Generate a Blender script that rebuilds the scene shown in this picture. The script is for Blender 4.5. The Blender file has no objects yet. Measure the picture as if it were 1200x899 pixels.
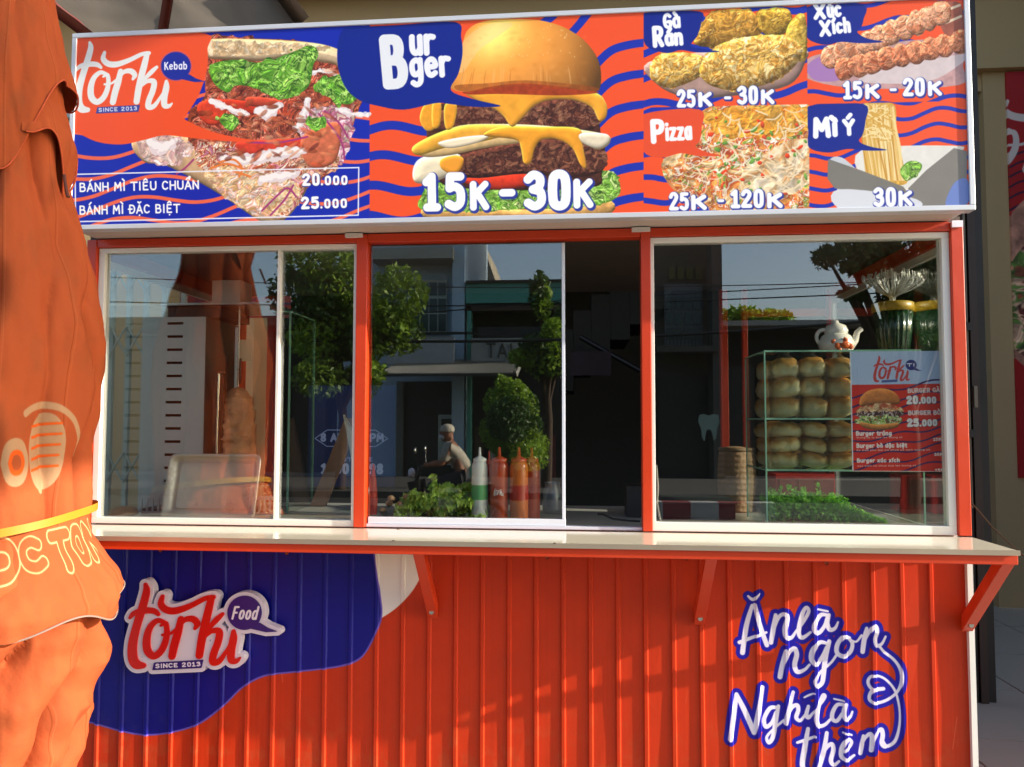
import bpy, bmesh, math, random
import numpy as np
from mathutils import Vector, Matrix, noise
random.seed(11)
scene = bpy.context.scene
SC = scene.collection
R = math.radians
# ---------------------------------------------------------------- camera
cam = bpy.data.objects.new('camera', bpy.data.cameras.new('camera')); SC.objects.link(cam); scene.camera = cam
cam.data.sensor_fit = 'HORIZONTAL'; cam.data.sensor_width = 36; cam.data.lens = 874.12/1200*36; cam.data.clip_end = 600; cam.data.clip_start = .05
def _cam():
    y, p, r = .0876, .0506, .0015
    f = Vector((-math.sin(y)*math.cos(p), math.cos(y)*math.cos(p), math.sin(p))); rt = Vector((math.cos(y), math.sin(y), 0)); up = rt.cross(f)
    r2 = rt*math.cos(r)+up*math.sin(r); u2 = up*math.cos(r)-rt*math.sin(r)
    m = Matrix((r2, u2, -f)).transposed().to_4x4(); m.translation = Vector((1.4091, -2.0827, 1.2997)); return m
cam.matrix_world = _cam()
# ---------------------------------------------------------------- sky, sun, exposure
SUN_EL, SUN_AZ = R(20.3), R(98.6)
w = bpy.data.worlds.new('World'); scene.world = w; w.use_nodes = True
sky = w.node_tree.nodes.new('ShaderNodeTexSky'); sky.sky_type = 'NISHITA'; sky.sun_disc = False; sky.sun_elevation = SUN_EL; sky.sun_rotation = SUN_AZ
sky.air_density = 1.0; sky.ozone_density = 1.3; sky.dust_density = 2.5; sky.altitude = 20
w.node_tree.links.new(sky.outputs[0], w.node_tree.nodes['Background'].inputs[0]); w.node_tree.nodes['Background'].inputs[1].default_value = .15
sun = bpy.data.objects.new('sun', bpy.data.lights.new('sun', 'SUN')); SC.objects.link(sun); sun.data.energy = 4.4; sun.data.angle = R(.5); sun.data.color = (1, .93, .82)
sd = Vector((math.cos(SUN_EL)*math.sin(SUN_AZ), math.cos(SUN_EL)*math.cos(SUN_AZ), math.sin(SUN_EL))); sun.rotation_euler = sd.to_track_quat('Z', 'Y').to_euler(); sun.location = (8, -3, 8)
scene.view_settings.view_transform = 'Standard'; scene.view_settings.look = 'None'; scene.view_settings.exposure = 1.15; scene.view_settings.gamma = 1
scene.render.engine = 'CYCLES'; scene.cycles.max_bounces = 10; scene.cycles.transparent_max_bounces = 24; scene.cycles.glossy_bounces = 4; scene.cycles.diffuse_bounces = 4
scene.cycles.sample_clamp_indirect = 6; scene.cycles.use_denoising = True; scene.cycles.caustics_reflective = False; scene.cycles.caustics_refractive = False
# ---------------------------------------------------------------- picture printing helpers (flat prints, drawn with numpy)
CX, CD, CZ, YAW, PITCH, ROLL, FPX = 1.4091, 2.0827, 1.2997, .0876, .0506, .0015, 874.12
_cy, _sy, _cp, _sp = math.cos(YAW), math.sin(YAW), math.cos(PITCH), math.sin(PITCH)
_F = np.array([-_sy*_cp, _cy*_cp, _sp]); _R = np.array([_cy, _sy, 0.]); _U = np.cross(_R, _F)
_r2 = math.cos(ROLL)*_R + math.sin(ROLL)*_U; _u2 = -math.sin(ROLL)*_R + math.cos(ROLL)*_U
def at(px, py, Y):
    """survey helper: where the sight line of a photo point meets the vertical plane y = Y"""
    d = _F + _r2*(px-600)/FPX - _u2*(py-449.5)/FPX
    t = (Y+CD)/d[1]
    return np.array([CX+d[0]*t, Y, CZ+d[2]*t])
def atz(px, py, z):
    d = _F + _r2*(px-600)/FPX - _u2*(py-449.5)/FPX
    t = (z-CZ)/d[2]
    return np.array([CX+d[0]*t, -CD+d[1]*t, z])
rg = np.random.default_rng(7)

class Cv:
    def __init__(s, w, h, col, fn=None):
        s.w, s.h = w, h; s.a = np.empty((h, w, 3), np.float32); s.a[:] = C(col); s.fn = fn or (lambda x, y: (x, y)); s.clip = None
    def pts(s, P): return np.array([s.fn(*p[:2]) for p in P], np.float32)
    def box(s, x0, y0, x1, y1):
        x0, y0, x1, y1 = max(0, int(x0)-2), max(0, int(y0)-2), min(s.w, int(x1)+3), min(s.h, int(y1)+3)
        if x1 <= x0 or y1 <= y0: return None
        return x0, y0, x1, y1
    def put(s, b, m, col):
        x0, y0, x1, y1 = b
        if getattr(s, 'clip2', None) is not None: m = m*s.clip2[y0:y1, x0:x1]
        if s.clip is not None: m = m*s.clip[y0:y1, x0:x1]
        m = m[..., None]
        s.a[y0:y1, x0:x1] = s.a[y0:y1, x0:x1]*(1-m) + col*m
def C(h):
    if isinstance(h, str): return np.array([int(h[i:i+2], 16)/255 for i in (0, 2, 4)], np.float32)
    return np.array(h, np.float32)
def smooth(P, closed=True, n=5):
    P = np.array(P, np.float32); m = len(P); out = []
    rng_ = range(m) if closed else range(m-1)
    for i in rng_:
        if closed: a, b, c, d = P[i-1], P[i], P[(i+1) % m], P[(i+2) % m]
        else: a, b, c, d = P[max(i-1, 0)], P[i], P[i+1], P[min(i+2, m-1)]
        for k in range(n):
            t = k/n; out.append(.5*((2*b)+(c-a)*t+(2*a-5*b+4*c-d)*t*t+(3*b-a-3*c+d)*t**3))
    if not closed: out.append(P[-1])
    return np.array(out, np.float32)
def grid(b):
    return np.meshgrid(np.arange(b[0], b[2], dtype=np.float32)+.5, np.arange(b[1], b[3], dtype=np.float32)+.5)
def poly_sdf(P, X, Y):
    ins = np.zeros(X.shape, bool); d = np.full(X.shape, 1e9, np.float32); n = len(P)
    for i in range(n):
        ax, ay = P[i]; bx, by = P[(i+1) % n]; ex, ey = bx-ax, by-ay
        L = ex*ex+ey*ey
        if L < 1e-9: continue
        wx, wy = X-ax, Y-ay
        t = np.clip((wx*ex+wy*ey)/L, 0, 1); d = np.minimum(d, (wx-ex*t)**2+(wy-ey*t)**2)
        if ay != by: ins ^= ((ay > Y) != (by > Y)) & (X < ex*(Y-ay)/ey+ax)
    d = np.sqrt(d); return np.where(ins, -d, d)
def vnoise(h, w, cell, seed, oct=3):
    r = np.random.default_rng(seed); out = np.zeros((h, w), np.float32); amp = 1.; tot = 0
    for o in range(oct):
        c = max(cell/2**o, 1.5); gh, gw = int(h/c)+3, int(w/c)+3; g = r.random((gh, gw), dtype=np.float32)
        y = np.arange(h)/c; x = np.arange(w)/c; yi, xi = y.astype(int), x.astype(int)
        fy = (y-yi); fx = (x-xi); fy = (fy*fy*(3-2*fy))[:, None].astype(np.float32); fx = (fx*fx*(3-2*fx))[None].astype(np.float32)
        A = g[yi][:, xi]; B = g[yi][:, xi+1]; D = g[yi+1][:, xi]; E_ = g[yi+1][:, xi+1]
        out += amp*((A*(1-fx)+B*fx)*(1-fy)+(D*(1-fx)+E_*fx)*fy); tot += amp; amp *= .55
    return out/tot
def fill(cv, P, col, sm=True, ns=0, cell=12, seed=1, dome=0, sph=None, light=(-.3, -.6), edge=None, edgew=6, blend=1):
    """fill an outline; ns = noise contrast, dome = rounded shading of the photographed food"""
    Q = cv.pts(P); Q = smooth(Q) if sm else Q
    b = cv.box(Q[:, 0].min(), Q[:, 1].min(), Q[:, 0].max(), Q[:, 1].max())
    if b is None: return
    X, Y = grid(b); d = poly_sdf(Q, X, Y); m = np.clip(.5-d, 0, 1)
    c = np.broadcast_to(C(col), d.shape+(3,)).copy()
    if edge is not None:
        t = np.clip(1+d/edgew, 0, 1)[..., None]; c = c*(1-t)+C(edge)*t
    if ns:
        n = vnoise(d.shape[0], d.shape[1], cell, seed)-.5; c = c*(1+ns*2*n[..., None])
    if dome:
        R = dome; hh = np.sqrt(np.clip(1-(1-np.clip(-d/R, 0, 1))**2, 0, 1))*R
        gy, gx = np.gradient(hh); sh = 1+.45*np.clip(gx*-light[0]+gy*-light[1], -1, 1)
        c = c*sh[..., None]
    if sph:
        (sx_, sy_), = cv.pts([sph[:2]]); kx_ = cv.pts([(sph[0]+sph[2], sph[1])])[0, 0]-sx_; ky_ = cv.pts([(sph[0], sph[1]+sph[3])])[0, 1]-sy_
        u = (X-sx_)/kx_; v = (Y-sy_)/ky_; q = np.clip(u*u+v*v, 0, 1); nz_ = np.sqrt(1-q); l = np.clip(-.35*u-.62*v+.70*nz_, 0, 1)
        c = c*(.42+.80*l)[..., None]+np.array([.30, .26, .20], np.float32)*(np.clip((l-.86)/.14, 0, 1)**2)[..., None]
    cv.put(b, m*blend, np.clip(c, 0, 1))
def ell(cv, x, y, rx, ry, ang, col, shade=.3, soft=1., canvas=False, alpha=1):
    if not canvas: x, y = cv.fn(x, y)
    r = max(rx, ry); b = cv.box(x-r, y-r, x+r, y+r)
    if b is None: return
    X, Y = grid(b); X = X-x; Y = Y-y; ca, sa = math.cos(ang), math.sin(ang)
    u = (X*ca+Y*sa)/rx; v = (-X*sa+Y*ca)/ry; q = np.sqrt(u*u+v*v)
    m = np.clip((1-q)*min(rx, ry)/soft, 0, 1)*alpha
    c = C(col)*(1+shade*(-.55*Y-.25*X)[..., None]/r+shade*.3*(1-q[..., None]**2)-shade*.1)
    cv.put(b, m, np.clip(c, 0, 1))
def scatter(cv, P, n, cols, size, seed, elong=2., shade=.7, sm=True, ang=None, jit=.12, rag=None, dome=0, blend=1, ribbon=False):
    """crumbly, shredded or crisp food inside an outline: warped noise picks the colours, a finer one the relief"""
    Q = cv.pts(P); Q = smooth(Q) if sm else Q
    rag = size*.9 if rag is None else rag
    b = cv.box(Q[:, 0].min()-rag, Q[:, 1].min()-rag, Q[:, 0].max()+rag, Q[:, 1].max()+rag)
    if b is None: return
    X, Y = grid(b); h, w = X.shape; d = poly_sdf(Q, X, Y)
    d2 = d+(vnoise(h, w, size*1.6, seed+5, 2)-.5)*rag*2
    ca, el = size*1.5, elong
    wx = vnoise(h, w, ca*2, seed+1, 2)-.5; wy = vnoise(h, w, ca*2, seed+2, 2)-.5
    yy, xx = np.mgrid[0:h, 0:w]
    def samp(f, k): return f[np.clip((yy+wy*ca*k).astype(int), 0, h-1), np.clip((xx+wx*ca*k).astype(int), 0, w-1)]
    n1 = samp(vnoise(h, w, ca, seed+3, 3), 2.2*elong/2); n2 = samp(vnoise(h, w, ca*.9, seed+4, 3), 2.4)
    n1 = np.clip((n1-.5)*2.1+.5, 0, .999); pal = np.array([C(c) for c in cols]); k = n1*(len(pal)-1); i = k.astype(int); f = (k-i)[..., None]; f = np.clip((f-.5)*2.4+.5, 0, 1)
    c = pal[i]*(1-f)+pal[np.minimum(i+1, len(pal)-1)]*f
    hgt = n2+.12*samp(vnoise(h, w, max(ca*.35, 2), seed+6, 1), 3)
    if ribbon: hgt = 1-np.abs(hgt-.67)*3
    gy, gx = np.gradient(hgt); sh = 1+np.clip((gx*.4+gy*.8)*size*.62*shade, -.4, .28)
    c = c*sh[..., None]*(.62+.62*np.clip(hgt, 0, 1.))[..., None]
    if dome:
        hh = np.sqrt(np.clip(1-(1-np.clip(-d/dome, 0, 1))**2, 0, 1))*dome; gy, gx = np.gradient(hh); c = c*(1+.4*np.clip(gx*.3+gy*.75, -1, 1))[..., None]
    cv.put(b, np.clip(.5-d2, 0, 1)*blend, np.clip(c, 0, 1))
def stroke_sdf(strokes, X, Y, x0, y0, W=None, pad=40):
    """distance to a set of brush strokes [(x, y, r), ...] in grid coordinates"""
    d = np.full(X.shape, 1e3, np.float32)
    for S in strokes:
        S = np.array(S, np.float32)
        if len(S) == 1: S = np.vstack([S, S+[[.01, 0, 0]]])
        for (ax, ay, ar), (bx, by, br) in zip(S[:-1], S[1:]):
            r = max(ar, br)+pad
            i0, i1 = max(0, int(min(ay, by)-r-y0)), min(X.shape[0], int(max(ay, by)+r-y0)+1)
            j0, j1 = max(0, int(min(ax, bx)-r-x0)), min(X.shape[1], int(max(ax, bx)+r-x0)+1)
            if i1 <= i0 or j1 <= j0: continue
            xx, yy = X[i0:i1, j0:j1]-ax, Y[i0:i1, j0:j1]-ay; ex, ey = bx-ax, by-ay; L = ex*ex+ey*ey+1e-9
            t = np.clip((xx*ex+yy*ey)/L, 0, 1)
            dd = np.sqrt((xx-ex*t)**2+(yy-ey*t)**2)-(ar+(br-ar)*t)
            d[i0:i1, j0:j1] = np.minimum(d[i0:i1, j0:j1], dd)
    return d
def brush(cv, strokes, col, grow=0, dx=0, dy=0, sm=True, scale=None, alpha=1, rag=0):
    """paint strokes given in the canvas's source coordinates with radii in source units"""
    out = []
    for S in strokes:
        Q = []
        for (x, y, r) in S:
            u, v = cv.fn(x, y); u2, v2 = cv.fn(x+1, y); k = scale or math.hypot(u2-u, v2-v)
            Q.append((u+dx, v+dy, r*k+grow))
        out.append(smooth(Q, False, 5) if sm and len(Q) > 2 else Q)
    A = np.array([p for S in out for p in S])
    m = A[:, 2].max()+3; b = cv.box(A[:, 0].min()-m, A[:, 1].min()-m, A[:, 0].max()+m, A[:, 1].max()+m)
    if b is None: return
    X, Y = grid(b); d = stroke_sdf(out, X, Y, b[0], b[1], pad=3+rag)
    if rag: d = d+(vnoise(X.shape[0], X.shape[1], rag*2, int(A[0, 0]), 2)-.5)*rag*2.2
    cv.put(b, np.clip(.5-d, 0, 1)*alpha, C(col))

# stroke alphabet: cap height 6, y up; '~' marks a curve
GL = {
'0': ['~.9,3 1.1,5.2 2,5.8 2.9,5.2 3.1,3 2.9,.8 2,.2 1.1,.8 .9,3'], '1': ['.9,4.7 2,5.7 2,.2', '1,.2 3,.2'],
'2': ['~.8,4.6 1.4,5.6 2.4,5.7 3.1,4.8 2.8,3.6 1.6,1.8 .8,.4', '.8,.3 3.3,.3'], '3': ['~.8,5 1.8,5.8 2.9,5.2 2.8,3.8 1.7,3.2', '~1.7,3.2 3,2.7 3.1,1 2,.2 .8,.8'],
'4': ['2.6,.2 2.6,5.7 .6,2 3.4,2'], '5': ['3,5.6 1.1,5.6 1,3.5', '~1,3.5 2,3.8 3,3 3,1 2,.2 .8,.7'], '6': ['~2.9,5.3 1.8,5.7 1,4 .9,1.6 1.6,.3 2.6,.3 3.1,1.6 2.4,3 1.2,2.6'],
'8': ['~2,3.2 1,4.2 1.3,5.5 2,5.8 2.7,5.5 3,4.2 2,3.2 .9,1.8 1.2,.5 2,.2 2.8,.5 3.1,1.8 2,3.2'], '9': ['~2.9,3.6 1.8,3 1,4 1.2,5.4 2.2,5.8 3,5 3,2.6 2.2,.5 1,.4'],
'A': ['.4,0 2,5.8 3.6,0', '1,1.9 3,1.9'], 'B': ['.7,.1 .7,5.8', '~.7,5.8 2.6,5.6 3,4.4 2.4,3.2 .7,3.1', '~.7,3.1 2.9,2.9 3.4,1.5 2.7,.2 .7,.1'],
'C': ['~3.3,4.9 2.2,5.8 1,5 .6,3 1,1 2.2,.2 3.3,1'], 'D': ['.7,.1 .7,5.8', '~.7,5.8 2.4,5.6 3.3,4.2 3.3,1.8 2.4,.3 .7,.1'], 'E': ['3.1,5.7 .8,5.7 .8,.2 3.2,.2', '.8,3 2.7,3'],
'F': ['3.1,5.7 .8,5.7 .8,.1', '.8,3 2.7,3'], 'G': ['~3.3,4.9 2.2,5.8 1,5 .6,3 1,1 2.2,.2 3.3,.8 3.4,2.6', '3.4,2.6 2.2,2.6'], 'H': ['.6,0 .6,5.8', '3.4,0 3.4,5.8', '.6,3 3.4,3'], 'I': ['2,.1 2,5.8'],
'K': ['.7,0 .7,5.8', '3.3,5.8 .8,2.8', '1.6,3.5 3.4,.1'], 'L': ['.8,5.8 .8,.2 3.2,.2'], 'M': ['.3,0 .6,5.8 2,2.2 3.4,5.8 3.7,0'], 'N': ['.6,0 .6,5.8 3.4,.1 3.4,5.8'],
'O': ['~.5,3 1,5.2 2,5.8 3,5.2 3.5,3 3,.8 2,.2 1,.8 .5,3'], 'P': ['.7,0 .7,5.8', '~.7,5.8 2.8,5.6 3.3,4.3 2.6,2.8 .7,2.7'], 'R': ['.7,0 .7,5.8', '~.7,5.8 2.8,5.6 3.3,4.3 2.6,3 .7,2.9', '1.8,2.9 3.4,.1'],
'S': ['~3.2,5 2.2,5.8 1,5.2 1,3.8 2,3.1 3.1,2.4 3.1,.9 2,.2 .7,.9'], 'T': ['.3,5.7 3.7,5.7', '2,5.7 2,0'], 'U': ['~.6,5.8 .6,2 1.1,.5 2,.2 2.9,.5 3.4,2 3.4,5.8'],
'X': ['.5,5.8 3.4,.1', '3.4,5.8 .5,.1'], 'Y': ['.4,5.8 2,3 3.6,5.8', '2,3 2,0'], 'Z': ['.6,5.7 3.4,5.7 .6,.2 3.4,.2'],
'a': ['~3.1,3.4 2,4 1,3.3 .8,1.8 1.2,.5 2,.2 3.1,1', '3.2,4 3.2,.2'], 'b': ['.8,6 .8,.3', '~.8,3 2,4 3.1,3.3 3.2,1.8 2.8,.5 2,.2 .8,.8'], 'c': ['~3,3.5 2,4 1,3.3 .8,2 1.1,.7 2,.2 3,.8'],
'd': ['3.2,6 3.2,.2', '~3.1,3.4 2,4 1,3.3 .8,1.8 1.2,.5 2,.2 3.1,1'], 'e': ['~.9,2.2 3.1,2.3 2.9,3.5 2,4 1,3.3 .8,1.9 1.2,.6 2,.2 3,.7'], 'g': ['~3.1,3.4 2,4 1,3.3 .8,2 1.2,.8 2,.6 3.1,1.4', '~3.2,4 3.2,0 2.8,-1.4 1.8,-1.8 .9,-1.3'],
'h': ['.8,6 .8,.1', '~.8,2.9 2,4 3,3.4 3.1,.1'], 'i': ['2,3.9 2,.2', '2,5.4 2,5.5'], 'k': ['.8,6 .8,.1', '2.9,3.9 .9,1.8', '1.6,2.4 3.1,.1'], 'l': ['2,6 2,.2'], 'm': ['.3,4 .3,.1', '~.3,3 1.2,4 2,3.2 2,.1', '~2,3 2.9,4 3.7,3.2 3.7,.1'],
'n': ['.8,4 .8,.1', '~.8,2.9 2,4 3,3.4 3.1,.1'], 'o': ['~.8,2.1 1.1,3.5 2,4 2.9,3.5 3.2,2.1 2.9,.7 2,.2 1.1,.7 .8,2.1'], 'p': ['.8,4 .8,-1.8', '~.8,3.2 2,4 3.1,3.3 3.2,2 2.8,.6 2,.2 .8,.9'], 'r': ['1,4 1,.1', '~1,2.8 1.8,3.9 3,3.8'],
't': ['1.8,5.4 1.8,1', '~1.8,1 2.2,.2 3,.4', '.8,3.9 3,3.9'], 'u': ['~.8,4 .8,1.3 1.5,.2 2.4,.4 3.1,1.4', '3.1,4 3.1,.1'], 'x': ['.8,4 3.1,.1', '3.1,4 .8,.1'], 'y': ['.7,4 2,.6', '3.3,4 1.5,-1.8'], 'z': ['.8,3.9 3.1,3.9 .8,.2 3.2,.2'], 's': ['~3,3.5 2,4 1.1,3.4 1.3,2.4 2.7,1.8 2.9,.7 1.9,.2 .8,.7'],
'-': ['.9,2.6 3.1,2.6'], '.': ['2,.2 2,.3'], ' ': [], ':': ['2,.6 2,.7', '2,3 2,3.1']}
NARROW = {'I': 2.2, 'i': 2.2, 'l': 2.2, '.': 2.0, '1': 3.4, ' ': 2.4, 't': 3.4, 'm': 4.8, 'M': 4.8, '-': 4.2, 'r': 3.6}
import unicodedata
def glyph_strokes(text, w, rot=0):
    out = []; x = 0.
    for ch in text:
        base = unicodedata.normalize('NFD', ch.replace('Đ', 'D').replace('đ', 'd')); g = base[0]; adv = NARROW.get(g, 4.3); off = (adv-4.3)/2
        segs = [] ; top = 6 if (g.isupper() or g in 'bdhkl') else 4
        for s in GL.get(g, []):
            cur = s[0] == '~'; P = [tuple(map(float, p.split(','))) for p in s.lstrip('~').split()]
            if cur: P = [tuple(p) for p in smooth(P, False, 4)]
            segs.append(P)
        if ch in 'Đ': segs.append([(-.1, 3), (1.9, 3)])
        for mk in base[1:]:
            t0 = top+1.0
            if mk == '\u0301': segs.append([(1.8, t0), (2.8, t0+1.3)])
            if mk == '\u0300': segs.append([(2.2, t0), (1.2, t0+1.3)])
            if mk == '\u0302': segs.append([(1.1, t0), (2, t0+1.1), (2.9, t0)])
            if mk == '\u0309': segs.append([(2.8, t0+.6), (3.3, t0+1.6), (2.7, t0+2)])
            if mk == '\u0306': segs.append([(1.2, t0+1.1), (2, t0+.2), (2.8, t0+1.1)])
            if mk == '\u0323': segs.append([(2, -1.6), (2, -1.5)])
            if mk == '\u0303': segs.append([(1.1, t0+.2), (1.7, t0+.9), (2.3, t0+.3), (2.9, t0+.9)])
        for P in segs: out.append([(px+x+off, py, w) for px, py in P])
        x += adv
    return out, x
def text(cv, s, x0, y0, x1, y1, h, col, w=.55, grow=0, sh=None, shd=(0, 0), shg=0):
    """write s from photo point (x0, y0) to (x1, y1) along its baseline, cap height h"""
    st, W = glyph_strokes(s, w); ux, uy = (x1-x0)/W, (y1-y0)/W; L = math.hypot(x1-x0, y1-y0); vx, vy = (y1-y0)/L*h/6, -(x1-x0)/L*h/6
    k = h/6*.5+.5*math.hypot(ux, uy)
    S = [[(x0+ux*px+vx*py, y0+uy*px+vy*py, r*k) for px, py, r in P] for P in st]
    if sh: brush(cv, S, sh, shg, shd[0], shd[1], sm=False); brush(cv, S, sh, shg, shd[0]*.5, shd[1]*.5, sm=False)
    brush(cv, S, col, grow, sm=False)

LOGO = [  # the red script word and its swash, traced on a 6x enlargement
 [(180,150,12),(188,200,24),(160,310,27),(120,440,28),(92,560,31),(90,660,33),(115,712,32),(165,722,20)],
 [(72,385,11),(105,352,19),(180,334,22),(240,338,20),(272,362,13)],
 [(310,415,14),(265,405,18),(215,450,22),(190,530,26),(195,615,27),(240,655,24),(290,620,24),(322,550,22),(332,480,19),(322,425,17),(290,440,9)],
 [(300,505,9),(350,500,9),(395,470,12)],
 [(430,395,22),(412,480,27),(385,575,28),(368,655,26)],
 [(405,480,12),(450,405,17),(510,392,22),(545,425,22),(530,460,12)],
 [(300,235,14),(290,290,22),(330,330,24),(400,335,24),(500,300,20),(600,250,17),(660,240,16)],
 [(645,245,22),(625,330,27),(598,440,28),(575,550,28),(560,650,26)],
 [(722,360,14),(680,400,20),(630,455,15),(600,490,10)],
 [(600,520,10),(650,478,17),(700,485,24),(690,560,25),(660,640,25),(655,695,24),(700,690,20),(750,620,13),(785,560,12)],
 [(800,480,14),(800,530,26),(785,610,27),(785,680,25),(820,690,17),(845,668,8)]]
BUB_C = (878, 350, 120)
BUB_T = [(940,425),(985,420),(1040,455),(1112,482),(1030,486),(925,462)]
BAR = [(243,700),(588,680),(575,738),(230,753)]
def logo(cv, ox, oy, sx, sy, col, bub, bar, word, since=True, wcol='f4f0f8', barw='ffffff', back=None, rim=None):
    """ox, oy = photo position of trace point (0, 0)"""
    M = lambda S: [[(ox+x*sx, oy+y*sy, r*sx*.97) for x, y, r in P] for P in S]
    brush(cv, M(LOGO), col)
    cxp, cyp = ox+BUB_C[0]*sx, oy+BUB_C[1]*sy
    cir = [(cxp+BUB_C[2]*sx*math.cos(a*math.pi/12), cyp+BUB_C[2]*sy*math.sin(a*math.pi/12)) for a in range(24)]
    tail = [(ox+x*sx, oy+y*sy) for x, y in BUB_T]
    if rim: fill(cv, [(cxp+(BUB_C[2]+9)*sx*math.cos(a*math.pi/12), cyp+(BUB_C[2]+9)*sy*math.sin(a*math.pi/12)) for a in range(24)], rim)
    fill(cv, cir, bub); fill(cv, tail, bub, sm=False)
    if word: text(cv, word, cxp-95*sx, cyp+30*sy, cxp+95*sx, cyp+26*sy, 62*sy, wcol, .55)
    if bar:
        fill(cv, [(ox+x*sx, oy+y*sy) for x, y in BAR], bar, sm=False)
        if since: text(cv, 'SINCE 2013', ox+250*sx, oy+738*sy, ox+570*sx, oy+722*sy, 30*sy, barw, .5)
# ---------------------------------------------------------------- the printed face of the menu sign
SXL, SXR, SZB, SZT, SYF = -.0216, 2.4127, 1.8349, 2.4013, -.125
def sign_picture(res=900):
    W, H = int((SXR-SXL)*res), int((SZT-SZB)*res)
    def fn(px, py):
        p = at(px, py, SYF); return ((p[0]-SXL)*res, (SZT-p[2])*res)
    cv = Cv(W, H, '1c2fb0', fn)
    Zk = lambda P: [(60+p[0]/2.9975, p[1]/2.9975)+tuple(p[2:]) for p in P]
    Zb = lambda P: [(400+p[0]/2.9975, p[1]/2.9975)+tuple(p[2:]) for p in P]
    Zr = lambda P: [(740+p[0]/2.609, p[1]/2.609)+tuple(p[2:]) for p in P]
    OR, BL = 'f4562a', '1f33ae'
    # --- orange grounds of the other pictures, with blue wave stripes
    def ground(P, base, strokes, col, wd):
        Q = cv.pts(P); b = cv.box(Q[:, 0].min(), Q[:, 1].min(), Q[:, 0].max(), Q[:, 1].max())
        X, Y = grid(b); m = np.clip(.5-poly_sdf(Q, X, Y), 0, 1); cv.put(b, m, C(base))
        cl = np.zeros((H, W), np.float32); cl[b[1]:b[3], b[0]:b[2]] = m; cv.clip = cl
        for s in strokes: brush(cv, [s], col)
        cv.clip = None
    # kebab field: salmon ripples on blue
    rip = []
    for k in range(9):
        y0 = 120+k*22
        rip.append([(60+i*24, y0-8*math.sin(i*.9+k*.7)-i*3.2+60*0, 2.1) for i in range(17)])
    ground([(82, 20), (436, 15), (436, 262), (82, 275)], '1a2cae', rip, 'f06a4e', 2)
    # burger field
    def waves(x0, x1, ys, amp, slope, wd, ph=.0, per=11.):
        n = 14; return [[(x0+(x1-x0)*i/n, y+slope*(i/n)*(x1-x0)+amp*math.sin(i/n*(x1-x0)/per+ph+y*.02), wd) for i in range(n+1)] for y in ys]
    ground([(433, 10), (756, 10), (756, 256), (433, 263)], OR, waves(430, 560, [153, 187, 222, 256, 290], 5, -.05, 5.2, 0, 16), BL, 5)
    arcs = []
    for k in range(9):
        yy = 52+k*36
        arcs.append([(755, yy-2, 4.8), (735, yy-2+3, 5), (715, yy+8, 5), (695, yy+27, 5), (676, yy+46, 4.6), (655, yy+57, 4), (640, yy+62, 3)])
    cl = [(560, 12), (755, 10), (755, 255), (560, 262)]
    ground(cl, OR, arcs+[[(640, 60, 4), (668, 40, 4.5), (690, 14, 5)], [(630, 30, 4), (646, 20, 5), (655, 8, 5)]], BL, 5)
    ground([(754, 5), (947, 0), (947, 124), (754, 128)], OR, waves(750, 950, [0, 30, 62, 94, 126], 5, -.12, 4.2, 1.2, 15), BL, 4)
    ground([(754, 126), (948, 122), (948, 248), (754, 254)], OR, waves(750, 950, [135, 160, 186, 212, 238, 262], 4.5, -.15, 3.4, .4, 13), BL, 4)
    ground([(945, 0), (1134, 0), (1134, 121), (946, 122)], OR, waves(940, 1136, [10, 36, 62, 88, 112, 134], 4.5, -.1, 2.6, 2.1, 14), BL, 4)
    ground([(946, 122), (1138, 118), (1138, 242), (947, 248)], OR, waves(940, 1140, [132, 150, 168, 186, 204, 222, 240, 258], 4.5, -.12, 2.4, .9, 12), BL, 4)
    def panel(P=None):
        if P is None: cv.clip2 = None; return
        Q = cv.pts(P); b = (0, 0, W, H); X, Y = grid(b); cv.clip2 = np.clip(.5-poly_sdf(Q, X, Y), 0, 1)
    # --- kebab sandwich
    fill(cv, Zk([(300,480),(420,465),(520,500),(640,600),(880,620),(890,680),(815,775),(740,778),(620,700),(520,640),(400,580),(330,570),(285,520)]), 'd9b489', ns=.18, cell=20, seed=3, dome=40)
    bag = Zk([(545,140),(700,135),(900,148),(1030,190),(1110,270),(1095,350),(1060,420),(1020,560),(960,620),(880,650),(700,600),(520,540),(480,410),(545,330)])
    fill(cv, bag, '7c3a25', ns=.3, cell=14, seed=5)
    scatter(cv, bag, 420, ['8a3f28', 'a5523a', '6b2a1c', 'c9725a', 'b8452c', 'd98f78', '5a2418', 'c26a48'], 11, 11, 2.4, .8)
    fill(cv, Zk([(545,142),(700,137),(900,148),(1000,170),(1060,210),(1100,275),(1060,290),(1000,230),(930,215),(880,180),(830,200),(740,215),(620,210),(545,200)]), 'e8cba2', ns=.12, cell=16, seed=6, dome=34, edge='c89a6c', edgew=10)
    scatter(cv, Zk([(560,145),(980,165),(860,185),(560,195)]), 60, ['f2dfbe', 'd8b587', 'e9cfa6'], 7, 12, 2, .2)
    # right side: pink cabbage, sauce
    scatter(cv, Zk([(930,380),(1060,390),(1030,560),(960,600),(900,520),(860,430)]), 130, ['e5b5bd', 'f3dde0', 'c97a9a', 'b86a7a', 'd7c0b0'], 9, 13, 3, .5)
    # lower filling
    low = Zk([(520,500),(700,490),(940,500),(1010,590),(900,630),(880,700),(800,765),(720,740),(600,670),(530,600)])
    scatter(cv, low, 260, ['d8a07c', 'c9825e', 'e8c7a5', 'b4502f', 'f0e0d0', 'a8462c', 'c77f9c', 'e7b6a0'], 11, 14, 3, .7)
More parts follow.
